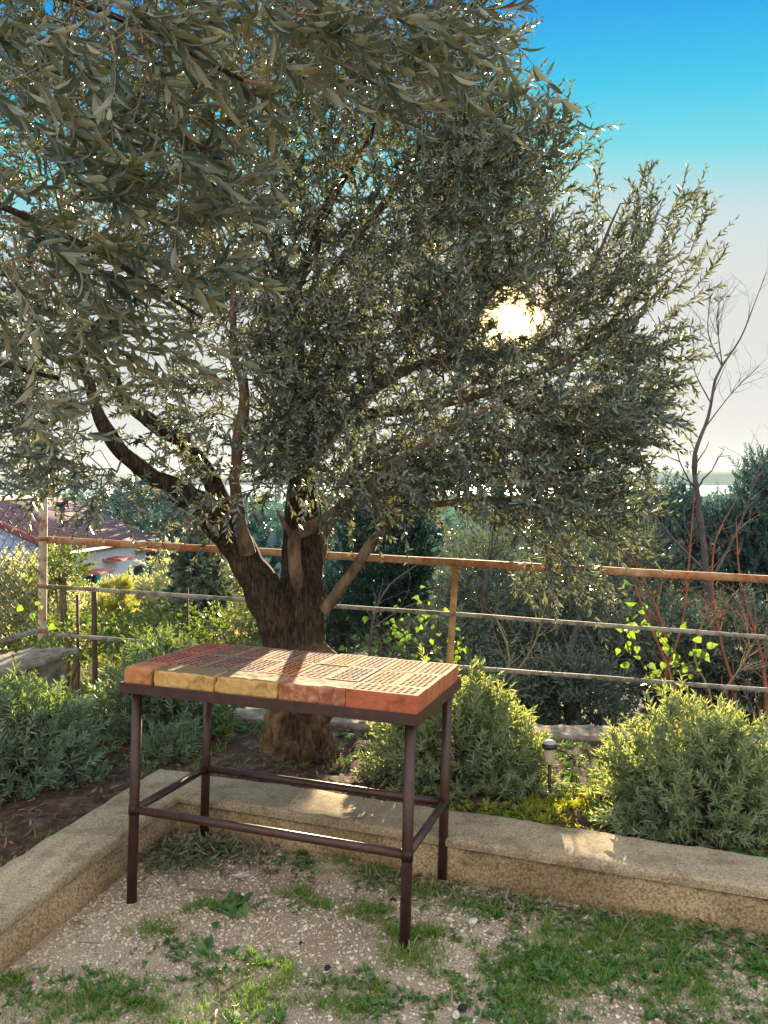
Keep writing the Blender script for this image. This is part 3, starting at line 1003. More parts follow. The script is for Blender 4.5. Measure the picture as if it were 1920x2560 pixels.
for row in range(2):
    for c in range(9):                      # c = 0 is the right-hand column
        u = .0625 + c * .125
        v = .1215 + .2405 * (row + .5)
        m = 'crimson_brick' if c == 8 else ('orange_brick' if c < 2 or (c, row) in ((3, 1), (4, 0)) else 'dusty_brick')
        me = me_l[m] if (c >= 6 and m in me_l) or (c, row) in ((5, 1), (3, 0)) and m in me_l else me_h[m]
        look = {'crimson_brick': 'dark crimson holed brick', 'orange_brick': 'orange holed brick', 'dusty_brick': 'dusty sooty holed brick'}[m]
        pos = 'back row' if row else 'middle row'
        side = (ordn[c] + ' from the right') if c < 5 else (ordn[8 - c] + ' from the left')
        place_brick('hollow_brick', me, u + random.uniform(-.001, .001) + (.012 if (c == 8 and row) else 0), v + random.uniform(-.0015, .0015),
                    f'{look} in the {pos} of the table top, {side}', group='holed bricks laid side by side on the table', rz=random.uniform(-.008, .008), dz=random.uniform(-.002, .002))


# ------------------------------------------------------------------ trees: skeleton grown from limbs to shoot bases
def grow_tree(limbs, attract, step=.07, seed=1, tip=.0016, expo=2.35, jit=.25):
    """limbs: list of (polyline rows (x,y,z,r)); attract (n,3). returns nodes, parent, radius, index of each attractor's node"""
    r = np.random.default_rng(seed)
    P, par, RF = [], [], []
    for li, L in enumerate(limbs):
        path = spline(L, step)
        start = len(P)
        if li == 0: prev = -1
        else:
            d = np.linalg.norm(np.array(P) - path[0, :3], axis=1); prev = int(d.argmin())
        for k, row in enumerate(path):
            P.append(row[:3]); par.append(prev); RF.append(row[3]); prev = len(P) - 1
    nl = len(P)
    N = np.zeros((nl + len(attract) * 8, 3)); N[:nl] = P
    cnt = nl
    base = np.array(P)
    d0 = np.array([np.linalg.norm(base - a, axis=1).min() for a in attract])
    order = np.argsort(d0)
    depth = np.zeros(len(N)); 
    idx = np.zeros(len(attract), int)
    par = list(par)
    lo = min(20, nl // 4)
    for oi in order:
        a = attract[oi]
        d = np.linalg.norm(N[:cnt] - a, axis=1) + depth[:cnt] * .18
        d[:lo] += 1.0
        j = int(d.argmin())
        D = a - N[j]; L = np.linalg.norm(D)
        n = max(1, min(7, int(L / (step * 1.3))))
        # leave the parent partly along its own direction
        pd = N[j] - N[par[j]] if par[j] >= 0 else D
        pd = pd / (np.linalg.norm(pd) + 1e-9)
        ctrl = N[j] + pd * L * .3 + D * .2 + r.normal(0, 1, 3) * L * .06
        prev = j
        for k in range(1, n + 1):
            t = k / n
            p = N[j] * (1 - t) ** 2 + 2 * t * (1 - t) * ctrl + a * t * t
            if k < n: p = p + r.normal(0, 1, 3) * L * .012
            N[cnt] = p; par.append(prev); depth[cnt] = depth[j] + L * t; prev = cnt; cnt += 1
        idx[oi] = prev
    N = N[:cnt]; par = np.array(par)
    acc = np.zeros(cnt); 
    R = np.zeros(cnt)
    kids = np.zeros(cnt)
    for i in range(cnt - 1, -1, -1):
        R[i] = max(tip, acc[i] ** (1 / expo)) if acc[i] > 0 else tip
        if i < nl: R[i] = max(min(R[i], RF[i]), RF[i])
        if par[i] >= 0: acc[par[i]] += R[i] ** expo if i >= nl else 0
    return N, par, R, idx, nl


def branch_mesh(name, N, par, R, nl, sides=4, clear=None):
    i = np.arange(nl, len(N))
    segs = []
    p = par[i]
    if clear is not None:
        rel_ = N[i] - np.array((0, 0, CH)); ag = np.degrees(np.arccos(np.clip(nrm(rel_) @ np.array(SUND), -1, 1)))
        ok = (ag > 1.3) | (R[i] > .012); i, p = i[ok], p[ok]
    R0 = np.minimum(R[p], R[i] * 1.25)
    P0, P1 = N[p], N[i]
    D = nrm(P1 - P0)
    return tube_mesh(name, list(zip(P0, P1 + D * R[i][:, None] * .4, R0, R[i])), sides)


def make_shoots(base, dirn, n_leaf, length, leaf_len, leaf_w, seed, droop=.25, curve=.3, ang=(35, 60), gap_in=.12, pairs=True, upbias=.0):
    """stems with opposite leaves. returns stem segments and leaf arrays"""
    r = np.random.default_rng(seed)
    n = len(base)
    d0 = nrm(dirn)
    bend = r.normal(0, 1, (n, 3)) * curve; bend[:, 2] += upbias - droop * .5
    L = length * r.uniform(.65, 1.3, n)
    K = n_leaf // 2 if pairs else n_leaf
    t = (np.arange(K) + .6) / K
    t = gap_in + (1 - gap_in) * t
    def pt(tt):
        return base[:, None, :] + (d0[:, None, :] * tt[None, :, None] + bend[:, None, :] * (tt[None, :, None] ** 2) * .5) * L[:, None, None]
    Pn = pt(t)
    T = nrm(d0[:, None, :] + bend[:, None, :] * t[None, :, None])
    ref = r.normal(0, 1, (n, 1, 3))
    A = nrm(np.cross(T, np.broadcast_to(ref, T.shape))); B = np.cross(T, A)
    pos, dr, up, ll, lw_, at_ = [], [], [], [], [], []
    shade = r.uniform(0, 1, n)
    for s in ((1, -1) if pairs else (1,)):
        ph = (np.arange(K) * (math.pi / 2 if pairs else 2.4))[None, :] + r.normal(0, .35, (n, K))
        side = (A * np.cos(ph)[..., None] + B * np.sin(ph)[..., None]) * s
        an = np.radians(r.uniform(ang[0], ang[1], (n, K))) * (1 - .55 * t[None, :])
        D = T * np.cos(an)[..., None] + side * np.sin(an)[..., None]
        D = D + r.normal(0, .20, D.shape); D[..., 2] -= droop * .3
        D = nrm(D)
        U = nrm(T * np.sin(an)[..., None] - side * np.cos(an)[..., None])
        U = U + r.normal(0, .55, U.shape)
        prof = (.62 + .5 * np.sin(np.pi * np.clip(t * .95, 0, 1)))[None, :] * r.uniform(.75, 1.2, (n, K))
        pos.append(Pn); dr.append(D); up.append(U)
        ll.append(leaf_len * prof); lw_.append(leaf_w * prof * r.uniform(.8, 1.2, (n, K)))
        at_.append(np.clip(shade[:, None] * .55 + r.uniform(0, .45, (n, K)), 0, 1))
    f = lambda a: np.concatenate([x.reshape(-1, x.shape[-1]) if x.ndim == 3 else x.ravel() for x in a])
    ts = np.array([0, .35, .7, 1.0])
    sp = pt(ts)
    rad = np.array([1, .85, .6, .35])
    segs = (sp, rad)
    return segs, f(pos), f(dr), f(up), f(ll), f(lw_), f(at_)


def stems_to_mesh(name, segs, r0, sides=3):
    sp, rad = segs
    P0 = sp[:, :-1].reshape(-1, 3); P1 = sp[:, 1:].reshape(-1, 3)
    n = len(sp)
    R0 = np.tile(rad[:-1] * r0, n); R1 = np.tile(rad[1:] * r0, n)
    return tube_mesh(name, list(zip(P0, P1, R0, R1)), sides)


def join_meshes(name, a, b):
    """two tube meshes into one"""
    V, L, T = [], [], []
    off = 0
    for me in (a, b):
        v = np.zeros(len(me.vertices) * 3, np.float32); me.vertices.foreach_get('co', v)
        l = np.zeros(len(me.loops), np.int32); me.loops.foreach_get('vertex_index', l)
        t = np.zeros(len(me.polygons), np.int32); me.polygons.foreach_get('loop_total', t)
        V.append(v.reshape(-1, 3)); L.append(l + off); T.append(t); off += len(me.vertices)
        bpy.data.meshes.remove(me)
    return np_mesh(name, np.concatenate(V), np.concatenate(L), np.concatenate(T), None, True)


def blob_points(blobs, r):
    """blobs: (px, py, Y, rx, ry, rY, n[, ux, uy, uz]) -> points and preferred directions"""
    P, U = [], []
    for b in blobs:
        px, py, Y, rx, ry, rY, n = b[:7]
        n = max(4, int(n * 1.06))
        u = b[7:10] if len(b) > 7 else (0, 0, 0)
        c = at(px, py, Y)
        k = S / F * Y
        q = r.normal(0, 1, (n, 3)); q = q / np.linalg.norm(q, axis=1)[:, None] * (r.random((n, 1)) ** .38)
        q = q * np.array((rx * k, rY, ry * k))
        P.append(c + q); U.append(np.tile(u, (n, 1)))
    return np.concatenate(P), np.concatenate(U)


def L_(*rows):
    """limb from photo positions: (px, py, Y, r)"""
    return [(*at(a, b, c), d) for a, b, c, d in rows]


# ------------------------------------------------------------------ the big olive tree
ot = empty('olive_tree', tuple(at(645, 1650, 4.25)[:2]) + (.1,))
tag(ot, 'big old olive tree with a gnarled trunk standing right behind the brick-topped table', 'tree')


def trunk_shape(p, dv, t, i):
    z = p[2]
    a = math.atan2(dv[1], dv[0])
    k = max(0, min(1, (.62 - z) / .35))
    q = Vector((dv[0] * 1.5 + 4, dv[1] * 1.5, z * 2.2))
    # swollen root columns with deep clefts between them
    rib = 1 - abs(noise.noise(q * 1.9)) * 2.6
    s = .84 + .05 * k + (.05 + .15 * k) * rib
    s += .10 * k * noise.noise(Vector((dv[0] * 3 + 4, dv[1] * 3, z * 13)))
    lump = noise.noise(Vector((dv[0] * 4.2 - 9, dv[1] * 4.2, z * 17)))
    s += .16 * k * max(0, lump) ** .8
    # bark plates
    pl = noise.noise(Vector((a * 9 + 2 * noise.noise(q * 3), z * 7, 3)))
    s += .022 * pl + .016 * noise.noise(Vector((a * 22, z * 14, 8))) - .03 * max(0, .25 - abs(pl)) * 2
    w = math.exp(-((z - .650) / .035) ** 2)
    s += w * (.10 + .28 * max(0, noise.noise(Vector((dv[0] * 2.6, dv[1] * 2.6, 1)))) + .34 * math.exp(-((a + .35) / .38) ** 2))
    return s


trunk_path = spline([(*at(640, 1672, 4.25), .235), (*at(640, 1640, 4.25), .21), (*at(641, 1590, 4.25), .175), (*at(644, 1500, 4.25), .155), (*at(648, 1400, 4.26), .155),
                     (*at(648, 1320, 4.27), .15), (*at(650, 1250, 4.28), .128), (*at(650, 1180, 4.28), .112), (*at(652, 1100, 4.3), .100), (*at(652, 1000, 4.3), .075)], .010)
V, Q = skin_path(trunk_path, 150, shape=trunk_shape)
Vz = np.array(V)
me = merge_parts('trunk', [(V, Q)])
trunk = link('trunk', me, M['trunk_bark'], ot)

main_limbs = [
    L_((650, 1250, 4.28, .11), (652, 1100, 4.3, .08), (652, 1000, 4.3, .060), (648, 880, 4.3, .046), (640, 760, 4.3, .038), (640, 625, 4.3, .032), (675, 550, 4.3, .033), (700, 450, 4.3, .027), (755, 370, 4.25, .020), (815, 270, 4.2, .014), (850, 160, 4.2, .009)),
    L_((650, 1500, 4.27, .07), (626, 1420, 4.24, .10), (596, 1345, 4.2, .108), (560, 1262, 4.15, .096), (508, 1175, 4.1, .084), (445, 1105, 4.0, .068), (372, 1052, 3.9, .052), (300, 1008, 3.8, .038), (240, 945, 3.75, .036), (205, 880, 3.7, .028), (178, 790, 3.7, .020), (150, 690, 3.6, .012)),
    L_((500, 1150, 4.12, .056), (462, 1050, 4.15, .048), (405, 965, 4.15, .042), (335, 915, 4.1, .042), (272, 865, 4.1, .036), (238, 800, 4.1, .028), (195, 750, 4.05, .020), (140, 640, 4.0, .012)),
    L_((535, 1195, 4.05, .040), (514, 1110, 3.98, .034), (511, 1040, 3.95, .030), (515, 960, 3.95, .028), (530, 870, 3.95, .025), (522, 810, 3.95, .022), (504, 750, 3.95, .018), (500, 610, 3.9, .015), (460, 450, 3.9, .010)),
    L_((640, 1275, 4.14, .020), (640, 1245, 4.09, .034), (636, 1200, 4.06, .035), (640, 1158, 4.04, .034), (690, 1130, 3.95, .031), (755, 1078, 3.85, .026), (850, 1005, 3.75, .020), (960, 930, 3.65, .015), (1080, 870, 3.6, .010)),
    L_((636, 1165, 4.05, .016), (615, 1132, 4.0, .012), (598, 1102, 3.95, .009)),
    L_((688, 1225, 4.32, .028), (700, 1155, 4.38, .022), (738, 1108, 4.42, .018), (830, 1040, 4.5, .014), (950, 985, 4.5, .010)),
    L_((700, 1318, 4.16, .032), (758, 1240, 4.08, .027), (820, 1152, 4.0, .023), (880, 1108, 3.9, .018), (1000, 1080, 3.8, .014), (1140, 1085, 3.7, .010), (1260, 1110, 3.65, .007)),
    L_((652, 1010, 4.3, .050), (740, 905, 4.45, .042), (860, 805, 4.5, .033), (1000, 765, 4.4, .024), (1150, 752, 4.25, .018), (1260, 610, 4.1, .012), (1340, 440, 4.0, .009)),
    L_((740, 905, 4.45, .034), (880, 880, 4.3, .028), (1060, 845, 4.1, .021), (1230, 770, 4.0, .016), (1360, 690, 3.95, .011), (1450, 600, 3.9, .008)),
    L_((645, 720, 4.3, .034), (740, 560, 4.5, .028), (850, 410, 4.5, .022), (950, 260, 4.4, .016), (1010, 110, 4.3, .010)),
    L_((640, 640, 4.3, .032), (560, 480, 4.3, .026), (480, 330, 4.2, .020), (420, 180, 4.1, .014), (380, 20, 4.0, .010)),
    L_((560, 480, 4.3, .022), (420, 430, 4.0, .018), (260, 370, 3.8, .013), (110, 300, 3.6, .009)),
    L_((860, 805, 4.5, .022), (980, 600, 4.6, .018), (1060, 430, 4.5, .013), (1110, 300, 4.4, .009)),
    L_((1060, 845, 4.1, .018), (1180, 900, 3.9, .014), (1290, 930, 3.8, .010), (1360, 930, 3.8, .007)),
]
for Lm in main_limbs:
    Lm[-1] = (*Lm[-1][:3], .0035)
blobs = [  # px, py, Y, rx, ry, rY, shoots
    (655, 900, 3.95, 90, 150, .22, 110), (590, 1000, 3.85, 80, 60, .2, 34), (720, 1040, 3.85, 70, 60, .2, 50, .5, -.2, -.3), (560, 800, 3.95, 90, 80, .2, 60), (420, 880, 3.9, 90, 70, .2, 26), (640, 690, 4.0, 80, 90, .25, 70),
    (300, 120, 4.1, 260, 140, .5, 150), (60, 150, 3.9, 120, 150, .4, 110), (820, 120, 4.3, 250, 190, .8, 430), (560, 200, 4.2, 260, 230, .8, 400), (260, 240, 4.0, 240, 230, .7, 230), (60, 420, 3.8, 160, 230, .6, 130),
    (1000, 150, 4.3, 75, 130, .5, 130), (840, 430, 4.3, 260, 200, .8, 470), (560, 520, 4.2, 220, 170, .7, 300), (300, 560, 4.0, 230, 130, .6, 130),
    (1010, 380, 4.3, 150, 150, .6, 300), (1110, 350, 4.3, 100, 70, .4, 90, .5, 0, .9),
    (900, 690, 4.1, 230, 150, .7, 390), (1090, 560, 4.2, 130, 140, .5, 200), (1090, 720, 4.0, 190, 150, .6, 250), (1240, 690, 4.0, 120, 130, .5, 120, .5, 0, .8),
    (1350, 620, 4.0, 80, 80, .4, 40, .5, 0, 1.4), (1380, 520, 4.0, 70, 50, .3, 12, .4, 0, 2.2), (1330, 780, 4.0, 90, 85, .4, 70, .9, 0, .4),
    (1020, 940, 3.9, 230, 120, .6, 330), (1240, 920, 3.8, 140, 100, .5, 210, .9, 0, -.1), (1340, 900, 3.8, 60, 70, .4, 50, 1, 0, .1),
    (1130, 1060, 3.75, 190, 75, .45, 190, .9, -.1, -.4), (1290, 1100, 3.7, 70, 60, .3, 45, 1, 0, -.3), (850, 1020, 3.9, 120, 90, .5, 150, .6, -.2, -.3),
    (700, 830, 4.2, 140, 130, .6, 240), (620, 960, 4.2, 90, 100, .5, 90), (540, 700, 4.2, 140, 90, .5, 90),
    (90, 700, 3.6, 120, 120, .5, 150), (80, 880, 3.5, 100, 100, .5, 100, -.5, -.3, -.3), (130, 1010, 3.4, 120, 55, .4, 60, -.2, -.5, -.3), (240, 1060, 3.4, 80, 30, .3, 16, 0, -.4, -.4),
    (400, 1000, 3.9, 90, 60, .4, 40), (300, 880, 4.0, 120, 100, .5, 26), (470, 880, 4.0, 90, 90, .4, 26), (440, 1120, 3.9, 80, 40, .3, 16, 0, -.5, -.4),
    (500, 1090, 3.6, 50, 30, .2, 10), (1190, 1190, 3.7, 60, 50, .3, 26, .6, -.2, -.8), (1120, 1225, 3.8, 40, 30, .2, 6, 0, 0, -1), (1260, 1240, 3.75, 30, 40, .2, 8, .5, 0, -1),
]
r_ = np.random.default_rng(5)
pts, pref = blob_points(blobs, r_)
# long upright wands standing clear of the crown against the sky
wands = [((1300, 560), (1290, 440), (1297, 365), 4.0), ((1350, 560), (1375, 450), (1364, 375), 4.0), ((1400, 520), (1400, 430), (1390, 355), 4.0), ((1420, 560), (1450, 470), (1464, 385), 3.95),
         ((1450, 590), (1490, 480), (1498, 420), 3.9), ((1440, 640), (1505, 540), (1532, 420), 3.9), ((1420, 700), (1500, 640), (1552, 555), 3.9), ((1400, 760), (1440, 735), (1475, 735), 3.9),
         ((1400, 850), (1450, 830), (1500, 810), 3.85), ((1180, 380), (1210, 300), (1216, 205), 4.3), ((1150, 340), (1172, 280), (1180, 220), 4.3), ((1200, 400), (1245, 350), (1265, 290), 4.3),
         ((1180, 430), (1240, 410), (1290, 385), 4.3), ((1150, 520), (1200, 500), (1250, 480), 4.2), ((1060, 160), (1090, 110), (1100, 60), 4.3), ((1050, 250), (1080, 210), (1105, 165), 4.3), ((1330, 640), (1345, 540), (1335, 450), 4.0),
         ((1390, 640), (1425, 560), (1430, 470), 4.0)]
wp, wd = [], []
for a_, b_, c_, Y_ in wands:
    A_, B_, C_ = at(*a_, Y_), at(*b_, Y_), at(*c_, Y_ )
    m_ = max(3, int(np.linalg.norm(C_ - A_) / .085))
    for j_ in range(m_):
        t_ = j_ / m_ * .84
        wp.append(A_ * (1 - t_) ** 2 + 2 * B_ * t_ * (1 - t_) + C_ * t_ * t_ + r_.normal(0, .008, 3)); wd.append(nrm((B_ - A_) * (1 - t_) + (C_ - B_) * t_) * 4)
pts = np.concatenate([pts, wp]); pref = np.concatenate([pref, wd])
centre = at(650, 950, 4.3)
# shoots removed round the camera-to-sun line, a gap made so the sun shows
rel = pts - np.array((0, 0, CH)); an = np.degrees(np.arccos(np.clip((nrm(rel) @ np.array(SUND)), -1, 1)))
keep = an > 2.0
pts, pref = pts[keep], pref[keep]
N, par, R, idx, nl = grow_tree(main_limbs, pts, seed=3, tip=.0017)
parts = []
for i, Lm in enumerate(main_limbs):
    pth = spline(Lm, .03)
    pth[1:-1, :3] += np.array([[noise.noise(Vector((q[0] * 8, q[1] * 8, q[2] * 8 + 31 * a_))) for a_ in range(3)] for q in pth[1:-1]]) * pth[1:-1, 3:4] * np.where(pth[1:-1, 3:4] > .03, .22, .6)
    parts.append(skin_path(pth, 24 if Lm[1][3] > .03 else 12, rough=.11 if Lm[1][3] > .05 else .18, seed=i * 3.1))
lm_me = merge_parts('limb', parts[:3])
link('limb', lm_me, M['bark'], ot)
link('branch', merge_parts('branch', parts[3:]), M['smooth_bark'], ot)
pd = nrm(N[idx] - N[par[idx]])
rad = pts - centre; rad[:, 2] *= .8
dirs = nrm(pd) * .7 + nrm(rad) * .55 + pref * .8 + r_.normal(0, .5, pts.shape) + np.array((0, 0, .12))
segs, lp, ld, lu, ll, lw2, la = make_shoots(N[idx], dirs, 20, .21, .040, .0112, 8, droop=.15, curve=.45, ang=(30, 68))
# leaves are cut away too in the gap made round the sun
rel = lp - np.array((0, 0, CH)); an = np.degrees(np.arccos(np.clip((nrm(rel) @ np.array(SUND)), -1, 1)))
k = (an > 1.35) | ((an > 1.0) & (np.random.default_rng(2).random(len(an)) < .35))
tw = join_meshes('twig', branch_mesh('a', N, par, R, nl, 5, True), stems_to_mesh('b', segs, .0017))
link('twig', tw, M['twig'], ot)
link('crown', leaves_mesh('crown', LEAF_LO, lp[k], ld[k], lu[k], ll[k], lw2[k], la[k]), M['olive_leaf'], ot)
print('olive leaves', k.sum())

# ------------------------------------------------------------------ the nearer olive whose boughs hang in from the left and above
o2 = empty('olive_tree', (-2.0, 1.2, .1))
tag(o2, 'nearer olive boughs with large leaves hanging in front of the sky from the upper left', 'tree')
near_limbs = [
    [(-2.0, 1.2, .0, .17), (-1.98, 1.22, .6, .13), (-1.9, 1.25, 1.3, .11), (-1.7, 1.3, 1.9, .085), (-1.35, 1.45, 2.5, .06), (-.95, 1.7, 2.85, .028), (-.5, 1.9, 2.95, .014), (0, 2.0, 2.9, .007)],
    [(-1.7, 1.3, 1.9, .05), (-1.4, 1.6, 2.15, .022), (-1.0, 1.8, 2.2, .011), (-.7, 1.95, 2.1, .008), (-.45, 2.0, 1.95, .004)],
    [(-1.85, 1.27, 1.5, .05), (-1.5, 1.6, 1.75, .018), (-1.1, 1.85, 1.85, .009), (-.8, 2.0, 1.8, .005)],
    [(-1.35, 1.45, 2.5, .03), (-1.0, 1.55, 2.55, .012), (-.6, 1.65, 2.5, .007), (-.3, 1.75, 2.4, .004)],
    [(-1.88, 1.26, 1.4, .04), (-1.4, 1.8, 1.5, .014), (-1.1, 2.1, 1.5, .006)],
]
nb = [
    (80, 90, 1.75, 150, 130, .3, 24), (330, 60, 1.65, 150, 90, .3, 28), (560, 40, 1.7, 140, 60, .25, 23), (760, 30, 1.75, 120, 60, .2, 18), (930, 30, 1.85, 70, 45, .15, 8), (930, 190, 2.0, 50, 30, .15, 5),
    (100, 280, 1.75, 160, 100, .3, 24), (330, 250, 1.8, 150, 80, .3, 15), (540, 180, 1.8, 90, 60, .2, 7), (120, 450, 1.8, 160, 90, .3, 25), (360, 440, 1.9, 130, 60, .25, 14),
    (100, 600, 1.9, 140, 90, .3, 24), (330, 590, 2.0, 140, 50, .2, 14), (100, 740, 2.0, 110, 60, .2, 12), (300, 700, 2.1, 90, 30, .2, 5), (60, 890, 2.1, 60, 60, .2, 7), (740, 150, 1.9, 60, 40, .2, 4),
]
p2, f2 = blob_points(nb, np.random.default_rng(12))
N2, par2, R2, idx2, nl2 = grow_tree(near_limbs, p2, seed=5, tip=.0014, step=.06)
parts = [skin_path(spline(Lm, .03), 16, rough=.12, seed=i * 2.3 + 40) for i, Lm in enumerate(near_limbs)]
link('limb', merge_parts('limb', parts), M['bark'], o2)
pd = nrm(N2[idx2] - N2[par2[idx2]])
dirs = pd * .4 + np.array((.80, .25, -.08)) + np.random.default_rng(9).normal(0, .42, p2.shape)
segs, lp, ld, lu, ll, lw2, la = make_shoots(N2[idx2], dirs, 16, .25, .058, .0130, 18, droop=.15, curve=.35, ang=(25, 62))
link('twig', join_meshes('twig', branch_mesh('a', N2, par2, R2, nl2), stems_to_mesh('b', segs, .0016, 4)), M['pale_twig'], o2)
link('crown', leaves_mesh('crown', LEAF_HI, lp, ld, lu, ll, lw2, la), M['near_olive_leaf'], o2)


# ------------------------------------------------------------------ lavender bushes
def lavender(name, c, rx, ry, h, n, label, seed, lean=(0, 0), mat='lavender_leaf', nleaf=24, bump_=()):
    r = np.random.default_rng(seed)
    rt = empty(name, c)
    tag(rt, label, 'shrub')
    th = r.uniform(0, 2 * np.pi, n); el = np.arccos(r.uniform(-.12, 1, n))
    rr = 1 + .16 * vnoise(th * 1.3, el * 1.7, 1.4, seed) + r.normal(0, .05, n)
    rr *= np.where(r.random(n) < .3, r.uniform(.6, .95, n), 1)
    dx = np.stack([np.sin(el) * np.cos(th) * rx, np.sin(el) * np.sin(th) * ry, np.maximum(.03, np.cos(el) * h)], 1) * rr[:, None]
    dx[:, 0] += lean[0] * dx[:, 2]; dx[:, 1] += lean[1] * dx[:, 2]
    tip = np.array(c) + dx
    base = np.array(c) + np.stack([dx[:, 0] * .25, dx[:, 1] * .25, np.full(n, .02)], 1)
    # woody stems run from the base to where the leafy shoot begins
    L = .14
    out = nrm(dx * np.array((1, 1, .9)) + np.array((0, 0, .30 * h)))
    out = nrm(out + r.normal(0, .22, out.shape))
    sb = tip - out * L
    mid = (base + sb) / 2 + np.array((0, 0, .02)) + r.normal(0, .015, base.shape)
    seg = list(zip(base, mid, np.full(n, .0035), np.full(n, .0028))) + list(zip(mid, sb, np.full(n, .0028), np.full(n, .0018)))
    link('stem', tube_mesh('stem', seg, 3), M['twig'], rt)
    sg, lp, ld, lu, ll, lw, la = make_shoots(sb, out, nleaf, L, .045, .0058, seed + 1, droop=.02, curve=.25, ang=(22, 72), gap_in=.12)
    sg2, lp2, ld2, lu2, ll2, lw3, la2 = make_shoots(mid + (sb - mid) * .35, nrm(sb - mid) + r.normal(0, .3, mid.shape), nleaf // 3, L, .036, .005, seed + 2, droop=.1, curve=.3, ang=(30, 75), gap_in=0)
    f = [np.concatenate(z) for z in ((lp, lp2), (ld, ld2), (lu, lu2), (ll, ll2), (lw, lw3), (la, la2 * .6))]
    link('foliage', leaves_mesh('foliage', LEAF_LO, *f), M[mat], rt)
    return rt


def bed(x, y): return (x, y, float(soil_h(np.array(x), np.array(y))))


lavender('lavender_bush', bed(-1.80, 3.84), .41, .36, .50, 680, 'big rounded grey-green lavender bush at the left edge in front of the others', 31, mat='blue_lavender_leaf')
lavender('lavender_bush', bed(-1.30, 4.62), .38, .28, .53, 560, 'blue-green lavender bush behind, between the boundary wall and the table corner', 33, mat='blue_lavender_leaf')
lavender('lavender_bush', bed(.32, 3.84), .42, .30, .49, 560, 'tall lavender bush with sunlit yellow-green tips right behind the table', 35, lean=(.05, 0))
lavender('lavender_bush', bed(.53, 3.80), .24, .28, .32, 240, 'smaller lavender bush leaning towards the solar lamp', 37, lean=(.15, 0), nleaf=22)
lavender('lavender_bush', bed(1.37, 3.44), .48, .36, .46, 760, 'large lavender bush behind the wall at the right edge', 39)
lavender('lavender_bush', bed(-1.12, 4.22), .20, .18, .20, 70, 'low straggly lavender seen under the table beside the far left leg', 41, nleaf=22, mat='blue_lavender_leaf')

# ------------------------------------------------------------------ solar garden lamp
lp0 = bed(.752, 3.62)
sl_ = empty('solar_lamp', lp0)
tag(sl_, 'small black stake lamp with a cream shade between the two right lavender bushes', 'garden lamp')


def lathe(name, prof, sides=28):
    V, Q = [], []
    for r, z in prof:
        for k in range(sides):
            t = k / sides * 2 * math.pi
            V.append((r * math.cos(t), r * math.sin(t), z))
    for i in range(len(prof) - 1):
        for k in range(sides):
            j = (k + 1) % sides
            Q.append((i * sides + k, i * sides + j, (i + 1) * sides + j, (i + 1) * sides + k))
    me = merge_parts(name, [(V, Q)])
    return me


def lpart(name, prof, mat, sides=28, sh=True):
    o = bpy.data.objects.new(name, lathe(name, prof, sides)); o.data.materials.append(mat); COL.objects.link(o); o.parent = sl_
    if not sh:
        o.data.polygons.foreach_set('use_smooth', np.zeros(len(o.data.polygons), bool))
    return o


mblk = noise_mat('black_plastic', [(.3, (.010, .010, .010)), (.7, (.022, .022, .022))], rough=.35, bstr=0, spec=.5)
mcr = noise_mat('cream_plastic', [(.3, (.38, .34, .22)), (.7, (.5, .45, .3))], scale=40, rough=.4, bstr=0, spec=.5)
mpl = noise_mat('lamp_cap', [(.3, (.28, .27, .28)), (.7, (.38, .37, .38))], rough=.25, bstr=0, spec=.6)
lpart('stake', [(0, -.05), (.008, 0), (.008, .155), (0, .156)], mblk, 12)
lpart('lamp_shade', [(0, .15), (.020, .151), (.025, .165), (.028, .215), (.028, .222), (0, .223)], mcr, 18, False)
lpart('collar', [(0, .2225), (.033, .223), (.036, .228), (.036, .238), (.032, .243), (0, .2435)], mblk)
lpart('cap', [(.0, .2440), (.030, .244), (.029, .250), (.02, .256), (.0, .259)], mpl)


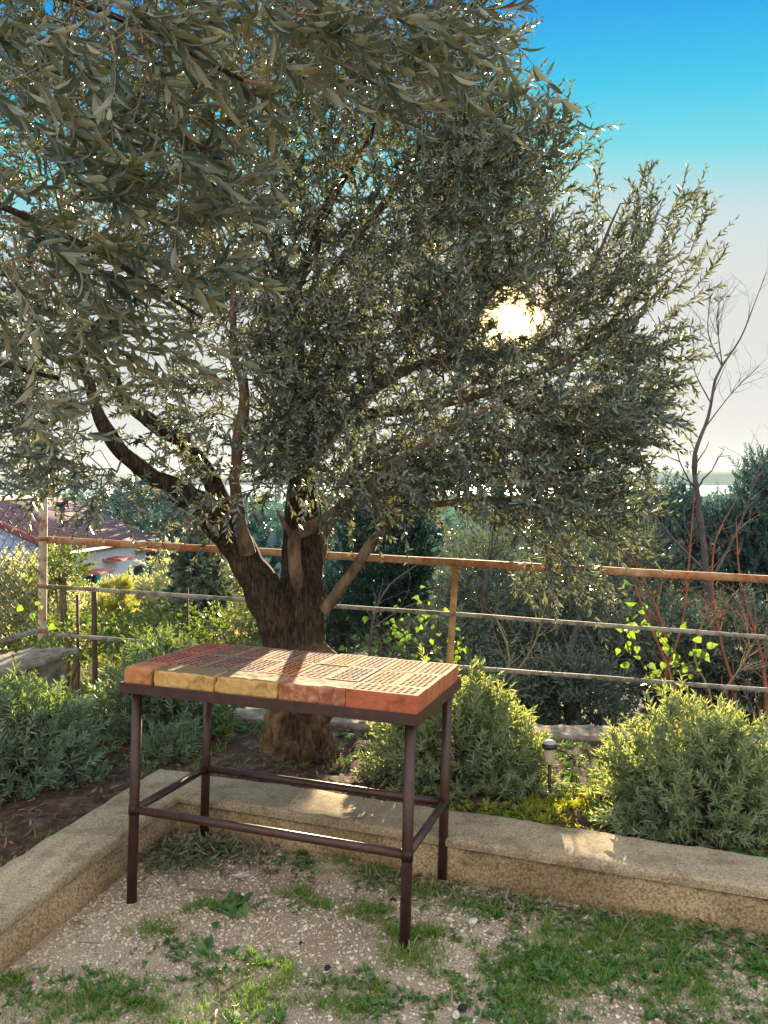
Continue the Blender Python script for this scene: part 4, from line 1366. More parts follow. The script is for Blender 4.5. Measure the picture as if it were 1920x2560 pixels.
# ------------------------------------------------------------------ vegetation beyond the fence
def bush(name, c, rad, n, label, mat, cat='bush', seed=1, leaf=(.055, .014), shoot=.22, nleaf=12, up=.3, trunk=None, tmat='twig', tmpl=None, group=None, flat=0, limbs=4, shell=.45):
    """a leafy tree or bush: shoots spread through an uneven ellipsoid on branching limbs"""
    r = np.random.default_rng(seed)
    c = np.array(c, float)
    ground = float(terrain_h(np.array([c[0]]), np.array([c[1]]))[0])
    rt = empty(name, (c[0], c[1], ground))
    tag(rt, label, cat, group)
    q = r.normal(0, 1, (n, 3)); q = nrm(q)
    m = 1 + .28 * np.array([noise.noise(Vector(v * 1.8) + Vector((seed, 0, 0))) for v in q])
    q = q * m[:, None] * (shell + (1 - shell) * r.random((n, 1)) ** .5)
    P = c + q * np.array(rad)
    P = P + .12 * np.array(rad) * r.normal(0, 1, P.shape)
    z0 = max(ground, c[2] - rad[2])
    P[:, 2] = np.maximum(P[:, 2], ground + .05)
    tr = trunk or .05
    base = np.array((c[0] + r.uniform(-.1, .1), c[1], ground - .05))
    lb = [[(*base, tr), (*(base * .5 + c * .5 + r.normal(0, .04, 3)), tr * .75), (*c, tr * .45)]]
    for k in range(limbs):
        tg = c + nrm(r.normal(0, 1, 3) + np.array((0, 0, .5))) * np.array(rad) * .7
        st = base + (c - base) * r.uniform(.3, .9)
        lb.append([(*st, tr * .4), (*((st + tg) / 2 + r.normal(0, .05, 3)), tr * .28), (*tg, tr * .12)])
    N, par, R, idx, nl = grow_tree(lb, P, seed=seed, tip=.003, step=.18)
    parts = [skin_path(spline(Lm, .12), 8, rough=.1, seed=seed + i) for i, Lm in enumerate(lb)]
    link('trunk', merge_parts('trunk', parts), M[tmat], rt)
    dirs = nrm(q) * .8 + np.array((0, 0, up)) + r.normal(0, .4, P.shape)
    sg, lp, ld, lu, ll, lw, la = make_shoots(N[idx], dirs, nleaf, shoot, leaf[0], leaf[1], seed + 5, droop=.1, curve=.3)
    link('twig', branch_mesh('twig', N, par, R, nl, 3), M[tmat], rt)
    link('crown', leaves_mesh('crown', tmpl or LEAF_LO, lp, ld, lu, ll, lw, la), M[mat], rt)
    return rt


def place(px, py, Y, rx, ry, ryy=None):
    k = S / F * Y
    return tuple(at(px, py, Y)), (rx * k, ryy or rx * k, ry * k)


def pbush(name, px, py, Y, rx, ry, n, label, mat, **kw):
    c, rad = place(px, py, Y, rx, ry, kw.pop('ryy', None))
    return bush(name, c, rad, n, label, mat, **kw)


# sunlit grove on the left
gl = 'grove_leaf'
for i, (px, py, Y, rx, ry, n, lab) in enumerate([
    (30, 1330, 8.0, 90, 85, 700, 'pale sunlit olive bush seen through the chain-link at the left edge'),
    (150, 1362, 10.5, 90, 50, 700, 'sunlit young olive between the corner post and the yellow pine'),
    (330, 1335, 11.5, 80, 55, 700, 'silvery olive bush right of the small yellow pine'),
    (460, 1290, 12.5, 80, 75, 650, 'silvery olive bush seen left of the olive trunk'),
    (240, 1345, 14.0, 80, 45, 500, 'olive crown in front of the foot of the white house wall'),
    (410, 1235, 19.0, 70, 50, 450, 'olive crown right of the white house'),
    (50, 1310, 15.0, 80, 50, 450, 'olive crown below the blue gable of the house'),
]):
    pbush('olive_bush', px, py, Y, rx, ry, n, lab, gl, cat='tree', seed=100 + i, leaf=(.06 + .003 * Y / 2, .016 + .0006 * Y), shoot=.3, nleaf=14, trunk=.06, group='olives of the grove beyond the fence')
pbush('citrus_shrub', 140, 1232, 7.2, 36, 36, 150, 'bright green shrub sprig just right of the painted post', 'bramble_leaf', cat='bush', seed=130, leaf=(.035, .014), nleaf=10, shoot=.14, tmpl=LEAF_ROUND)
pbush('bramble', 150, 1383, 6.6, 90, 22, 169, 'yellow-green bramble along the foot of the fence behind the blue-green lavender', 'bramble_leaf', seed=131, leaf=(.04, .022), nleaf=8, shoot=.2, tmpl=LEAF_ROUND, limbs=6)
pbush('bramble', 330, 1373, 6.4, 90, 24, 169, 'yellow-green bramble behind the back left corner of the table', 'bramble_leaf', seed=132, leaf=(.04, .022), nleaf=8, shoot=.2, tmpl=LEAF_ROUND, limbs=6)
pbush('bramble', 500, 1363, 6.2, 80, 22, 130, 'green bramble just left of the olive trunk', 'bramble_leaf', seed=133, leaf=(.035, .02), nleaf=8, shoot=.2, tmpl=LEAF_ROUND, limbs=6)
pbush('ivy_clad_tree', 430, 1290, 7.5, 38, 110, 420, 'narrow ivy-clad tree between the left limb and the silvery olives', 'dark_leaf', cat='tree', seed=134, leaf=(.06, .045), nleaf=9, shoot=.16, tmpl=LEAF_ROUND, trunk=.07, tmat='dark_wood')


def pine(px, py_base, py_top, Y, label, seed=1):
    r = np.random.default_rng(seed)
    b = at(px, py_base, Y); t = at(px, py_top, Y)
    rt = empty('young_pine', tuple(b)); tag(rt, label, 'tree')
    g = float(terrain_h(np.array([b[0]]), np.array([b[1]]))[0]); b[2] = g
    link('trunk', merge_parts('trunk', [skin_path(spline([(*b, .03), (*((b + t) / 2 + (.02, 0, 0)), .018), (*t, .005)], .1), 8)]), M['twig'], rt)
    H = t[2] - b[2]
    bs, dr = [], []
    sg = []
    for k in range(110):
        f = r.uniform(.25, .98); a = r.uniform(0, 6.28)
        L = (1 - f) * H * .34 + .06
        p0 = b + (t - b) * f
        d = np.array((math.cos(a), math.sin(a), .55)); d /= np.linalg.norm(d)
        p1 = p0 + d * L
        sg.append((p0, p1, .005, .002))
        for q in np.linspace(.25, 1, 7):
            bs.append(p0 + d * L * q); dr.append(d + r.normal(0, .35, 3) + (0, 0, .5))
    s2, lp, ld, lu, ll, lw, la = make_shoots(np.array(bs), np.array(dr), 16, .10, .075, .006, seed, droop=-.1, curve=.2, ang=(20, 55))
    link('twig', tube_mesh('twig', sg, 4), M['twig'], rt)
    link('crown', leaves_mesh('crown', NEEDLE, lp, ld, lu, ll, lw, la), M['pine_leaf'], rt)


pine(250, 1400, 1262, 8.5, 'small yellow-green young pine standing beyond the left part of the fence', 3)

# dark trees right of the trunk and thicket behind the fence
kc = dict(cat='tree', leaf=(.05, .013), nleaf=16, shoot=.14, up=1.2, trunk=.12, tmat='dark_wood')
pbush('cypress', 838, 1215, 9.5, 98, 205, 2300, 'dense dark teal cypress right of the olive trunk behind the rails', 'cypress_leaf', seed=140, **kc)
pbush('cypress', 740, 1330, 10.5, 60, 100, 500, 'narrow dark cypress just behind the olive trunk', 'cypress_leaf', seed=141, **kc)
pbush('evergreen_tree', 335, 1125, 31, 95, 78, 800, 'dark evergreen beside the right end of the white house', 'teal_leaf', cat='tree', seed=142, leaf=(.16, .05), nleaf=14, shoot=.5, trunk=.2, tmat='dark_wood')
pbush('evergreen_tree', 480, 1150, 34, 90, 45, 420, 'dark evergreen on the skyline left of the olive trunk', 'teal_leaf', cat='tree', seed=143, leaf=(.16, .05), nleaf=14, shoot=.5, trunk=.2, tmat='dark_wood')
pbush('evergreen_tree', 700, 1150, 36, 150, 50, 600, 'far dark evergreen hidden partly by the olive trunk', 'teal_leaf', cat='tree', seed=144, leaf=(.16, .05), nleaf=14, shoot=.5, trunk=.2, tmat='dark_wood')
th = [
    (1060, 1330, 8.6, 110, 150, 1000, 'dark_leaf', 'grey-green thicket bush beyond the right-hand post'),
    (1200, 1380, 7.6, 110, 140, 900, 'dark_leaf', 'dark thicket bush in the middle of the right-hand fence bay'),
    (1330, 1300, 9.5, 120, 180, 1100, 'dark_leaf', 'tall grey-green thicket tree left of the blue-green hedge'),
    (1100, 1200, 12.0, 140, 120, 800, 'dark_leaf', 'loose thicket crown below the right side of the olive'),
    (1420, 1440, 6.9, 110, 110, 700, 'dark_leaf', 'dark bush behind the heart-leaved vine'),
    (1600, 1440, 6.7, 110, 120, 700, 'dark_leaf', 'dark bush at the right edge behind the lowest bar'),
    (960, 1440, 7.2, 90, 90, 450, 'dark_leaf', 'dark undergrowth bush behind the foot of the right-hand post'),
    (1290, 1130, 13.5, 110, 95, 600, 'dark_leaf', 'loose grey-green tree left of the bare tree'),
    (1225, 1520, 6.0, 90, 70, 420, 'dark_leaf', 'low dark bush just beyond the stone wall behind the stake lamp'),
    (1060, 1530, 6.0, 90, 70, 300, 'dark_leaf', 'low dark bush beyond the wall behind the tall lavender'),
]
for i, (px, py, Y, rx, ry, n, mt, lab) in enumerate(th):
    pbush('thicket_bush', px, py, Y, rx, ry, n, lab, mt, seed=150 + i, leaf=(.055, .015), nleaf=14, shoot=.24, trunk=.06, tmat='dark_wood', group='bushes of the thicket beyond the fence', shell=.25)
hd = [(1440, 1175, 11.5, 80, 120, 1000), (1560, 1215, 11.0, 85, 112, 1100), (1660, 1150, 10.5, 75, 150, 1200), (1760, 1120, 10.5, 80, 160, 600)]
hl = ['blue-green hedge conifer just right of the loose grey-green tree', 'blue-green hedge conifer right of the bare tree trunk', 'tallest blue-green hedge conifer at the right edge', 'blue-green hedge conifer outside the right edge']
for i, (px, py, Y, rx, ry, n) in enumerate(hd):
    pbush('hedge_conifer', px, py, Y, rx, ry, n, hl[i], 'teal_leaf', cat='tree', seed=170 + i, leaf=(.06, .016), nleaf=18, shoot=.22, up=1.6, trunk=.08, tmat='dark_wood', group='conifers of the blue-green hedge', shell=.4)


# far wood running down to the sea
rw = np.random.default_rng(300)
wc = []
for k_ in range(520):
    y_ = 32 * (9.5 ** rw.random()); x_ = rw.uniform(-.62, .62) * y_ * 1.25
    if x_ / y_ < -.25 and y_ < 40: continue
    wc.append((x_, y_, float(terrain_h(np.array([x_]), np.array([y_]))[0])))
wc = np.array(wc)
cr_ = rw.uniform(1.4, 3.0, len(wc)) * (wc[:, 1] / 40) ** .45
top_ = np.minimum(wc[:, 2] + cr_ * 1.9, CH - .012 * wc[:, 1])
q_ = nrm(rw.normal(0, 1, (len(wc), 110, 3))) * (.55 + .45 * rw.random((len(wc), 110, 1)) ** .5)
wp_ = np.stack([wc[:, 0], wc[:, 1], top_ - cr_], 1)[:, None, :] + q_ * cr_[:, None, None]
nW = wp_.shape[0] * wp_.shape[1]
lsz = np.repeat(.30 + cr_ * .17, 110)
o = link('far_woodland', leaves_mesh('far_woodland', LEAF_LO, wp_.reshape(-1, 3), rw.normal(0, 1, (nW, 3)) + (0, 0, .4), rw.normal(0, 1, (nW, 3)), lsz, lsz * .6, np.clip(np.repeat(rw.random(len(wc)), 110) * .6 + rw.random(nW) * .4, 0, 1)), M['teal_leaf'])
tag(o, 'hazy blue-green woodland sloping down to the sea in the distance', 'woodland', kind='stuff')

# bare trees and red-stemmed shrubs
def bare_tree(name, limbs, n_tw, spread, label, mat, seed, tipr=.003, group=None, cat='tree', up=.5):
    r = np.random.default_rng(seed)
    b = np.array(limbs[0][0][:3]); g = float(terrain_h(np.array([b[0]]), np.array([b[1]]))[0])
    rt = empty(name, (b[0], b[1], g)); tag(rt, label, cat, group)
    limbs = [[tuple([b[0], b[1], g - .05, limbs[0][0][3] * 1.2])] + list(limbs[0])] + list(limbs[1:])
    parts = [skin_path(spline(Lm, .08), 8, rough=.12, seed=seed + i) for i, Lm in enumerate(limbs)]
    link('trunk', merge_parts('trunk', parts), M[mat], rt)
    seg = []
    paths = [spline(Lm, .08) for Lm in limbs]
    def twig(p, d, L, rad, lev):
        n = max(2, int(L / .09)); q = p.copy(); dd = d / np.linalg.norm(d)
        for k in range(n):
            dd = dd + r.normal(0, .16, 3) + np.array((0, 0, .06)); dd /= np.linalg.norm(dd)
            q2 = q + dd * L / n
            ra, rb = rad * (1 - k / n * .6), rad * (1 - (k + 1) / n * .6)
            seg.append((q, q2, ra, rb)); q = q2
            if lev < 2 and r.random() < .42:
                s = nrm(np.cross(dd, r.normal(0, 1, 3)))
                twig(q, dd * .7 + s * .75, L * r.uniform(.3, .6), rad * .6, lev + 1)
    for k in range(n_tw):
        pa = paths[r.integers(len(paths))]
        j = int(len(pa) * r.uniform(.35, .99)); j = min(j, len(pa) - 1)
        p = pa[j, :3]; d = pa[min(j + 1, len(pa) - 1), :3] - pa[max(0, j - 1), :3]; d = nrm(d)
        s = nrm(np.cross(d, r.normal(0, 1, 3)))
        twig(p.copy(), d * .6 + s * .7 + np.array((0, 0, up)), spread * r.uniform(.4, 1), max(tipr, pa[j, 3] * .4), 0)
    link('twig', tube_mesh('twig', seg, 4), M[mat], rt)


Yb = 7.4
bare_tree('bare_tree', [
    L_((1530, 1330, Yb, 0.0360), (1520, 1180, Yb, 0.0302), (1505, 1060, Yb, 0.0259), (1500, 985, Yb, 0.0202), (1530, 900, Yb, 0.0158), (1545, 820, Yb, 0.0130), (1560, 790, Yb, 0.0115), (1600, 730, Yb, 0.0072), (1632, 650, Yb, 0.0043), (1655, 590, Yb, 0.0029)),
    L_((1560, 792, Yb, 0.0072), (1530, 720, Yb, 0.0050), (1535, 640, Yb, 0.0029)),
    L_((1560, 790, Yb, 0.0065), (1548, 690, Yb, 0.0043), (1553, 655, Yb, 0.0029)),
    L_((1535, 870, Yb, 0.0072), (1500, 800, Yb, 0.0043), (1498, 740, Yb, 0.0029)),
    L_((1522, 925, Yb, 0.0065), (1580, 850, Yb, 0.0043), (1640, 790, Yb, 0.0029)),
    L_((1530, 1240, Yb, 0.0158), (1450, 1160, Yb, 0.0130), (1400, 1090, Yb, 0.0094), (1395, 1020, Yb, 0.0065)),
    L_((1545, 1240, Yb, 0.0158), (1600, 1130, Yb, 0.0108), (1640, 1010, Yb, 0.0065), (1650, 960, Yb, 0.0036)),
], 100, .42, 'tall leafless grey tree against the white sky at the right', 'grey_twig', 61, tipr=.0022)
red = [
    ((1435, 1500, 5.6, .013), (1440, 1400, 5.6, .011), (1420, 1320, 5.6, .009), (1365, 1200, 5.6, .006)),
    ((1470, 1560, 5.5, .014), (1440, 1440, 5.5, .012), (1395, 1330, 5.5, .009), (1370, 1260, 5.5, .006)),
    ((1440, 1450, 5.5, .010), (1475, 1340, 5.5, .008), (1490, 1190, 5.5, .006), (1500, 1060, 5.5, .004)),
    ((1590, 1540, 5.6, .014), (1560, 1400, 5.6, .011), (1540, 1290, 5.6, .009), (1545, 1170, 5.6, .006), (1590, 1080, 5.6, .004)),
    ((1655, 1540, 5.4, .013), (1640, 1400, 5.4, .010), (1600, 1260, 5.4, .007), (1590, 1120, 5.4, .004)),
]
bare_tree('bare_shrub', [L_(*red[1]), L_(*red[0]), L_(*red[2])], 40, .3, 'leafless red-brown shrub with the heart-leaved vine in it', 'red_twig', 62, tipr=.002, cat='shrub', up=.2)
bare_tree('bare_shrub', [L_(*red[3])], 26, .32, 'leafless red-brown shrub right of the bare tree trunk', 'red_twig', 63, tipr=.002, cat='shrub', up=.2)
bare_tree('bare_shrub', [L_(*red[4])], 30, .34, 'leafless red-brown shrub at the right edge of the picture', 'red_twig', 64, tipr=.002, cat='shrub', up=.2)
bare_tree('bare_shrub', [L_((800, 1400, 7.0, .014), (830, 1280, 7.0, .010), (900, 1220, 7.0, .006)), L_((800, 1360, 7.0, .01), (880, 1310, 7.0, .007), (960, 1290, 7.0, .004))], 26, .4, 'pale leafless twigs in front of the dark cypress', 'grey_twig', 65, tipr=.002, cat='shrub', up=.1)
bare_tree('dead_tree', [L_((1055, 1440, 7.5, .055), (1050, 1360, 7.5, .045), (1045, 1290, 7.5, .03), (1060, 1200, 7.6, .018))], 14, .4, 'dark slim trunk standing right of the right-hand post', 'dark_wood', 66, tipr=.004)
bare_tree('dead_tree', [L_((1240, 1540, 6.6, .04), (1230, 1420, 6.8, .035), (1250, 1330, 7.0, .024), (1220, 1240, 7.2, .015))], 14, .4, 'dark slim trunk in the thicket between the two right lavender bushes', 'dark_wood', 67, tipr=.004)


bare_tree('bare_shrub', [L_((1080, 1520, 5.6, .010), (1100, 1420, 5.6, .008), (1070, 1330, 5.7, .005)), L_((1090, 1480, 5.6, .008), (1150, 1400, 5.6, .006), (1180, 1300, 5.6, .004))], 36, .36, 'tangle of grey leafless twigs just right of the right-hand post', 'pale_twig', 68, tipr=.0016, cat='shrub', up=.1)
bare_tree('bare_shrub', [L_((1300, 1520, 5.7, .010), (1290, 1420, 5.7, .008), (1250, 1330, 5.8, .005)), L_((1300, 1480, 5.7, .008), (1340, 1380, 5.7, .006), (1320, 1290, 5.7, .004))], 36, .36, 'tangle of grey leafless twigs left of the heart-leaved vine', 'grey_twig', 69, tipr=.0018, cat='shrub', up=.1)
bare_tree('bare_shrub', [L_((1540, 1540, 5.3, .009), (1500, 1420, 5.3, .007), (1530, 1310, 5.3, .004)), L_((1560, 1500, 5.3, .008), (1620, 1400, 5.3, .006), (1600, 1330, 5.3, .004))], 40, .3, 'fine brownish leafless twigs low behind the rightmost lavender bush', 'pale_twig', 70, tipr=.0016, cat='shrub', up=.1)

# vines with big backlit leaves
def vine(name, paths, nleaf, size, label, seed, spread=.06, cat='vine', mat='vine_leaf'):
    r = np.random.default_rng(seed)
    c = at(*paths[0][0])
    rt = empty(name, tuple(c)); tag(rt, label, cat)
    seg, P, D = [], [], []
    for pp in paths:
        pth = spline([(*at(*q), .003) for q in pp], .03)
        pth[:, :3] += r.normal(0, .008, (len(pth), 3))
        for a, b in zip(pth[:-1], pth[1:]): seg.append((a[:3], b[:3], .0022, .0022))
        for k in range(nleaf):
            j = r.integers(len(pth)); q = pth[j, :3] + r.normal(0, spread, 3) * (1, .6, 1)
            seg.append((pth[j, :3], q, .001, .001)); P.append(q); D.append(nrm(r.normal(0, 1, 3) * (1, .5, .6) + (0, 0, -.5)))
    n = len(P)
    up = r.normal(0, .8, (n, 3)) + np.array((0, -.8, .5))
    ls = size * r.uniform(.45, 1.2, n)
    link('stem', tube_mesh('stem', seg, 4), M['twig'], rt)
    link('foliage', leaves_mesh('foliage', LEAF_HEART, np.array(P), np.array(D), up, ls, ls * r.uniform(.6, 1, n), r.random(n)), M[mat], rt)


vine('heart_leaved_vine', [[(1360, 1270, 5.2), (1345, 1330, 5.2), (1375, 1400, 5.2), (1365, 1440, 5.2)], [(1370, 1300, 5.2), (1420, 1370, 5.15), (1460, 1420, 5.1)], [(1400, 1500, 5.0), (1430, 1450, 5.0), (1500, 1430, 5.1), (1520, 1400, 5.2)], [(1390, 1450, 5.1), (1420, 1490, 5.0), (1470, 1480, 5.0)]], 20, .062, 'bright green heart-leaved vine climbing behind the right-hand rails', 71, .05)
vine('ivy_vine', [[(935, 1440, 5.0), (945, 1380, 5.0), (930, 1330, 5.0), (940, 1290, 5.1)], [(960, 1440, 4.95), (975, 1400, 4.95), (1000, 1380, 4.95)]], 30, .036, 'green ivy strand climbing just left of the right-hand fence post', 72, .05)
vine('ivy_vine', [[(800, 1390, 6.0), (850, 1360, 6.0), (900, 1330, 6.0)], [(790, 1400, 6.0), (840, 1400, 6.0), (900, 1390, 6.0)]], 60, .045, 'dark ivy trailing low in front of the cypress', 73, .12, mat='weed')
vine('bindweed_vine', [[(65, 1230, 5.0), (62, 1280, 5.0), (80, 1330, 5.0), (95, 1350, 5.0)], [(30, 1400, 4.9), (70, 1395, 4.95), (100, 1370, 5.0)]], 9, .06, 'yellow-green bindweed hanging on the chain-link beside the painted post', 74, .03)

# ------------------------------------------------------------------ houses
def quad_obj(name, faces, mat, parent, thick=0):
    V, Q = [], []
    for f in faces:
        Q.append(tuple(range(len(V), len(V) + len(f)))); V += [tuple(p) for p in f]
    return link(name, merge_parts(name, [(V, Q)], smooth=False), mat, parent)


def roof_slab(name, a, b, c, d, t, mat, parent):
    """a,b eave; c,d ridge (3d points)"""
    a, b, c, d = [np.array(p, float) for p in (a, b, c, d)]
    n = nrm(np.cross(b - a, d - a))
    if n[2] < 0: n = -n
    lo = [p - n * t for p in (a, b, c, d)]; hi = [a, b, c, d]
    V = [tuple(p) for p in lo + hi]
    Q = [(0, 1, 2, 3), (4, 5, 6, 7), (0, 1, 5, 4), (1, 2, 6, 5), (2, 3, 7, 6), (3, 0, 4, 7)]
    me = merge_parts(name, [(V, Q)], smooth=False)
    bm = bmesh.new(); bm.from_mesh(me); bmesh.ops.recalc_face_normals(bm, faces=bm.faces); bm.to_mesh(me); bm.free()
    return link(name, me, mat, parent)


def tile_mat(name, c0, c1, scale=9):
    m, nt, b, out = new_mat(name)
    w = nt.nodes.new('ShaderNodeTexWave'); w.wave_type = 'BANDS'; w.bands_direction = 'Z'
    w.inputs['Scale'].default_value = scale; w.inputs['Distortion'].default_value = .3
    tc = nt.nodes.new('ShaderNodeTexCoord'); nt.links.new(tc.outputs['Object'], w.inputs['Vector'])
    c = ramp(nt, w.outputs['Fac'], [(.0, c0), (.25, c0), (.4, c1), (1, c1)])
    c = mix(nt, .5, c, ramp(nt, tex_noise(nt, 3, 5), [(.3, (.7, .7, .7)), (.7, (1.1, 1.1, 1.1))]), 'MULTIPLY')
    nt.links.new(c, b.inputs['Base Color']); b.inputs['Roughness'].default_value = .8
    bump(nt, b, w.outputs['Fac'], .6, .05)
    return m


mt_roof = tile_mat('burgundy_tiles', (.07, .02, .03), (.20, .11, .135))
mt_wall = noise_mat('house_wall', [(.3, (.55, .60, .72)), (.7, (.66, .70, .80))], scale=2, rough=.9, bstr=.2, bscale=40)
mt_gable = noise_mat('gable_wall', [(.3, (.30, .40, .66)), (.7, (.38, .47, .72))], scale=2, rough=.9, bstr=.2, bscale=40)
mt_fascia = noise_mat('fascia', [(.3, (.16, .04, .05)), (.7, (.22, .06, .07))], rough=.6, bstr=0)
mt_awn = noise_mat('awning', [(.3, (.42, .14, .10)), (.7, (.55, .2, .15))], rough=.8, bstr=0)
mt_shut = noise_mat('shutter', [(.3, (.06, .33, .24)), (.7, (.09, .42, .3))], rough=.6, bstr=0)
mt_glass = noise_mat('window_glass', [(.3, (.02, .03, .04)), (.7, (.05, .06, .08))], rough=.1, bstr=0, spec=.6)

hA = np.array((-8.82, 22.0)); hdir = np.array((.16, .987)); hn = np.array((hdir[1], -hdir[0]))   # eave wall faces hn (right)
Lh, Wh, ze, zr = 5.1, 6.0, -.23, 1.08
hs = empty('house', (-10.9, 24.5, -4.2)); tag(hs, 'white house with a burgundy tiled roof and a blue gable at the left', 'house')
def hp(s, w, z):                      # s along the eave wall, w back from it
    p = hA + hdir * s - hn * w
    return np.array((p[0], p[1], z))
o_ = .28
roof_slab('roof', hp(-o_, -o_, ze - .08), hp(Lh + o_, -o_, ze - .08), hp(Lh + o_, Wh / 2, zr), hp(-o_, Wh / 2, zr), .12, mt_roof, hs)
roof_slab('roof', hp(-o_, Wh + o_, ze - .08), hp(Lh + o_, Wh + o_, ze - .08), hp(Lh + o_, Wh / 2, zr), hp(-o_, Wh / 2, zr), .12, mt_roof, hs)
quad_obj('wall', [[hp(0, 0, -4.2), hp(Lh, 0, -4.2), hp(Lh, 0, ze - .1), hp(0, 0, ze - .1)],
                  [hp(Lh, 0, -4.2), hp(Lh, Wh, -4.2), hp(Lh, Wh, ze - .1), hp(Lh, Wh / 2, zr - .14), hp(Lh, 0, ze - .1)],
                  [hp(Lh, Wh, -4.2), hp(0, Wh, -4.2), hp(0, Wh, ze - .1), hp(Lh, Wh, ze - .1)]], mt_wall, hs)
quad_obj('gable', [[hp(0, 0, -4.2), hp(0, Wh, -4.2), hp(0, Wh, ze - .1), hp(0, Wh / 2, zr - .14), hp(0, 0, ze - .1)]], mt_gable, hs)
link('bargeboard', bar_mesh('bargeboard', hp(-o_ - .03, -o_ - .05, ze - .16), hp(-o_ - .03, Wh / 2, zr - .06), .06, .18), mt_fascia, hs)
link('bargeboard', bar_mesh('bargeboard', hp(-o_ - .03, Wh + o_, ze - .16), hp(-o_ - .03, Wh / 2, zr - .06), .06, .18), mt_fascia, hs)
link('gutter', bar_mesh('gutter', hp(-o_, -o_ - .04, ze - .10), hp(Lh + o_, -o_ - .04, ze - .10), .08, .07), mt_wall, hs)
for s, z in ((.9, -1.0), (2.2, -.75), (4.3, -.62)):
    w_ = link('awning', bar_mesh('awning', hp(s, -.30, z), hp(s + .9, -.30, z), .6, .07), mt_awn, hs)
for s in (1.0, 4.1):
    f_ = quad_obj('window', [[hp(s, -.01, -2.2), hp(s + .7, -.01, -2.2), hp(s + .7, -.01, -1.15), hp(s, -.01, -1.15)]], mt_glass, hs)
    link('shutter', bar_mesh('shutter', hp(s - .28, -.04, -1.68), hp(s - .02, -.04, -1.68), .05, 1.05), mt_shut, hs)
    link('shutter', bar_mesh('shutter', hp(s + .72, -.04, -1.68), hp(s + .98, -.04, -1.68), .05, 1.05), mt_shut, hs)

mt_roof2 = tile_mat('orange_tiles', (.25, .1, .06), (.5, .27, .18), 6)
h2 = empty('house', (-6.2, 48, -6)); tag(h2, 'small far house with a pinkish tiled roof glimpsed left of the olive trunk', 'house')
cx, cy, zb2, ez, rz2 = -6.4, 48, -6.5, -2.4, -1.0
def cp(x, y, z): return np.array((cx + x, cy + y, z))
roof_slab('roof', cp(-3.4, -3.2, ez - .1), cp(3.4, -3.2, ez - .1), cp(3.4, 0, rz2), cp(-3.4, 0, rz2), .15, mt_roof2, h2)
roof_slab('roof', cp(-3.4, 3.2, ez - .1), cp(3.4, 3.2, ez - .1), cp(3.4, 0, rz2), cp(-3.4, 0, rz2), .15, mt_roof2, h2)
quad_obj('wall', [[cp(-3, -3, zb2), cp(3, -3, zb2), cp(3, -3, ez - .1), cp(-3, -3, ez - .1)], [cp(3, -3, zb2), cp(3, 3, zb2), cp(3, 3, ez - .1), cp(3, 0, rz2 - .2), cp(3, -3, ez - .1)],
                  [cp(-3, -3, zb2), cp(-3, 3, zb2), cp(-3, 3, ez - .1), cp(-3, 0, rz2 - .2), cp(-3, -3, ez - .1)], [cp(-3, 3, zb2), cp(3, 3, zb2), cp(3, 3, ez - .1), cp(-3, 3, ez - .1)]], mt_wall, h2)
for x in (-1.6, .8):
    quad_obj('window', [[cp(x, -3.02, -4.6), cp(x + .9, -3.02, -4.6), cp(x + .9, -3.02, -3.4), cp(x, -3.02, -3.4)]], mt_glass, h2)

# thin iron posts of a plot boundary beyond
for px, y0, y1, Y, r0, lab in ((203, 1268, 1420, 6.0, .020, 'dark brown iron post beyond the fence left of the young pine'),
                               (167, 1285, 1400, 6.2, .011, 'thinner reddish iron post beyond the fence near the painted post'),
                               (405, 1270, 1400, 6.1, .008, 'thin dark stake right of the young pine')):
    a, b = at(px, y0, Y), at(px, y0, Y); a[2] = float(terrain_h(np.array([a[0]]), np.array([a[1]]))[0]) - .05
    o = link('iron_post', rod_mesh('iron_post', a, b, r0, 10), M['dark_iron'])
    tag(o, lab, 'post')

# ------------------------------------------------------------------ ground cover on the gravel
ICO = None
def ico_template(seed):
    bm = bmesh.new(); bmesh.ops.create_icosphere(bm, subdivisions=1, radius=1)
    r = random.Random(seed)
    for v in bm.verts: v.co *= r.uniform(.75, 1.15)
    V = [tuple(v.co) for v in bm.verts]; Fc = [tuple(v.index for v in f.verts) for f in bm.faces]
    bm.free(); return V, Fc


def rand_axes(r, n, flat=1.0):
    z = r.normal(0, 1, (n, 3)) * (1 - flat) + np.array((0, 0, 1.)); z = nrm(z)
    x = nrm(np.cross(z, r.normal(0, 1, (n, 3)))); y = np.cross(z, x)
    return x, y, z


def patch(x, y):
    """how green the ground is, 0..1 (bare pale gravel to the left, weeds to the right and along the wall)"""
    g = .5 + .5 * vnoise(x, y, 2.6, 41) * .8 + .35 * vnoise(x, y, 7, 42)
    right = np.clip((x + .35) / .9, 0, 1) * .25
    wall = np.exp(-np.clip(-wall_side(x, y), 0, 9) / .16) * .38 * (x > -.1)
    leftbare = np.clip((-.35 - x) / .4, 0, 1) * .5 * (y > 2.05)
    near = np.clip((2.1 - y) / .4, 0, 1) * .12
    return np.clip(g + right * .5 + wall * 1.05 - leftbare * .8 + near * 1.9 - .08, 0, 1)


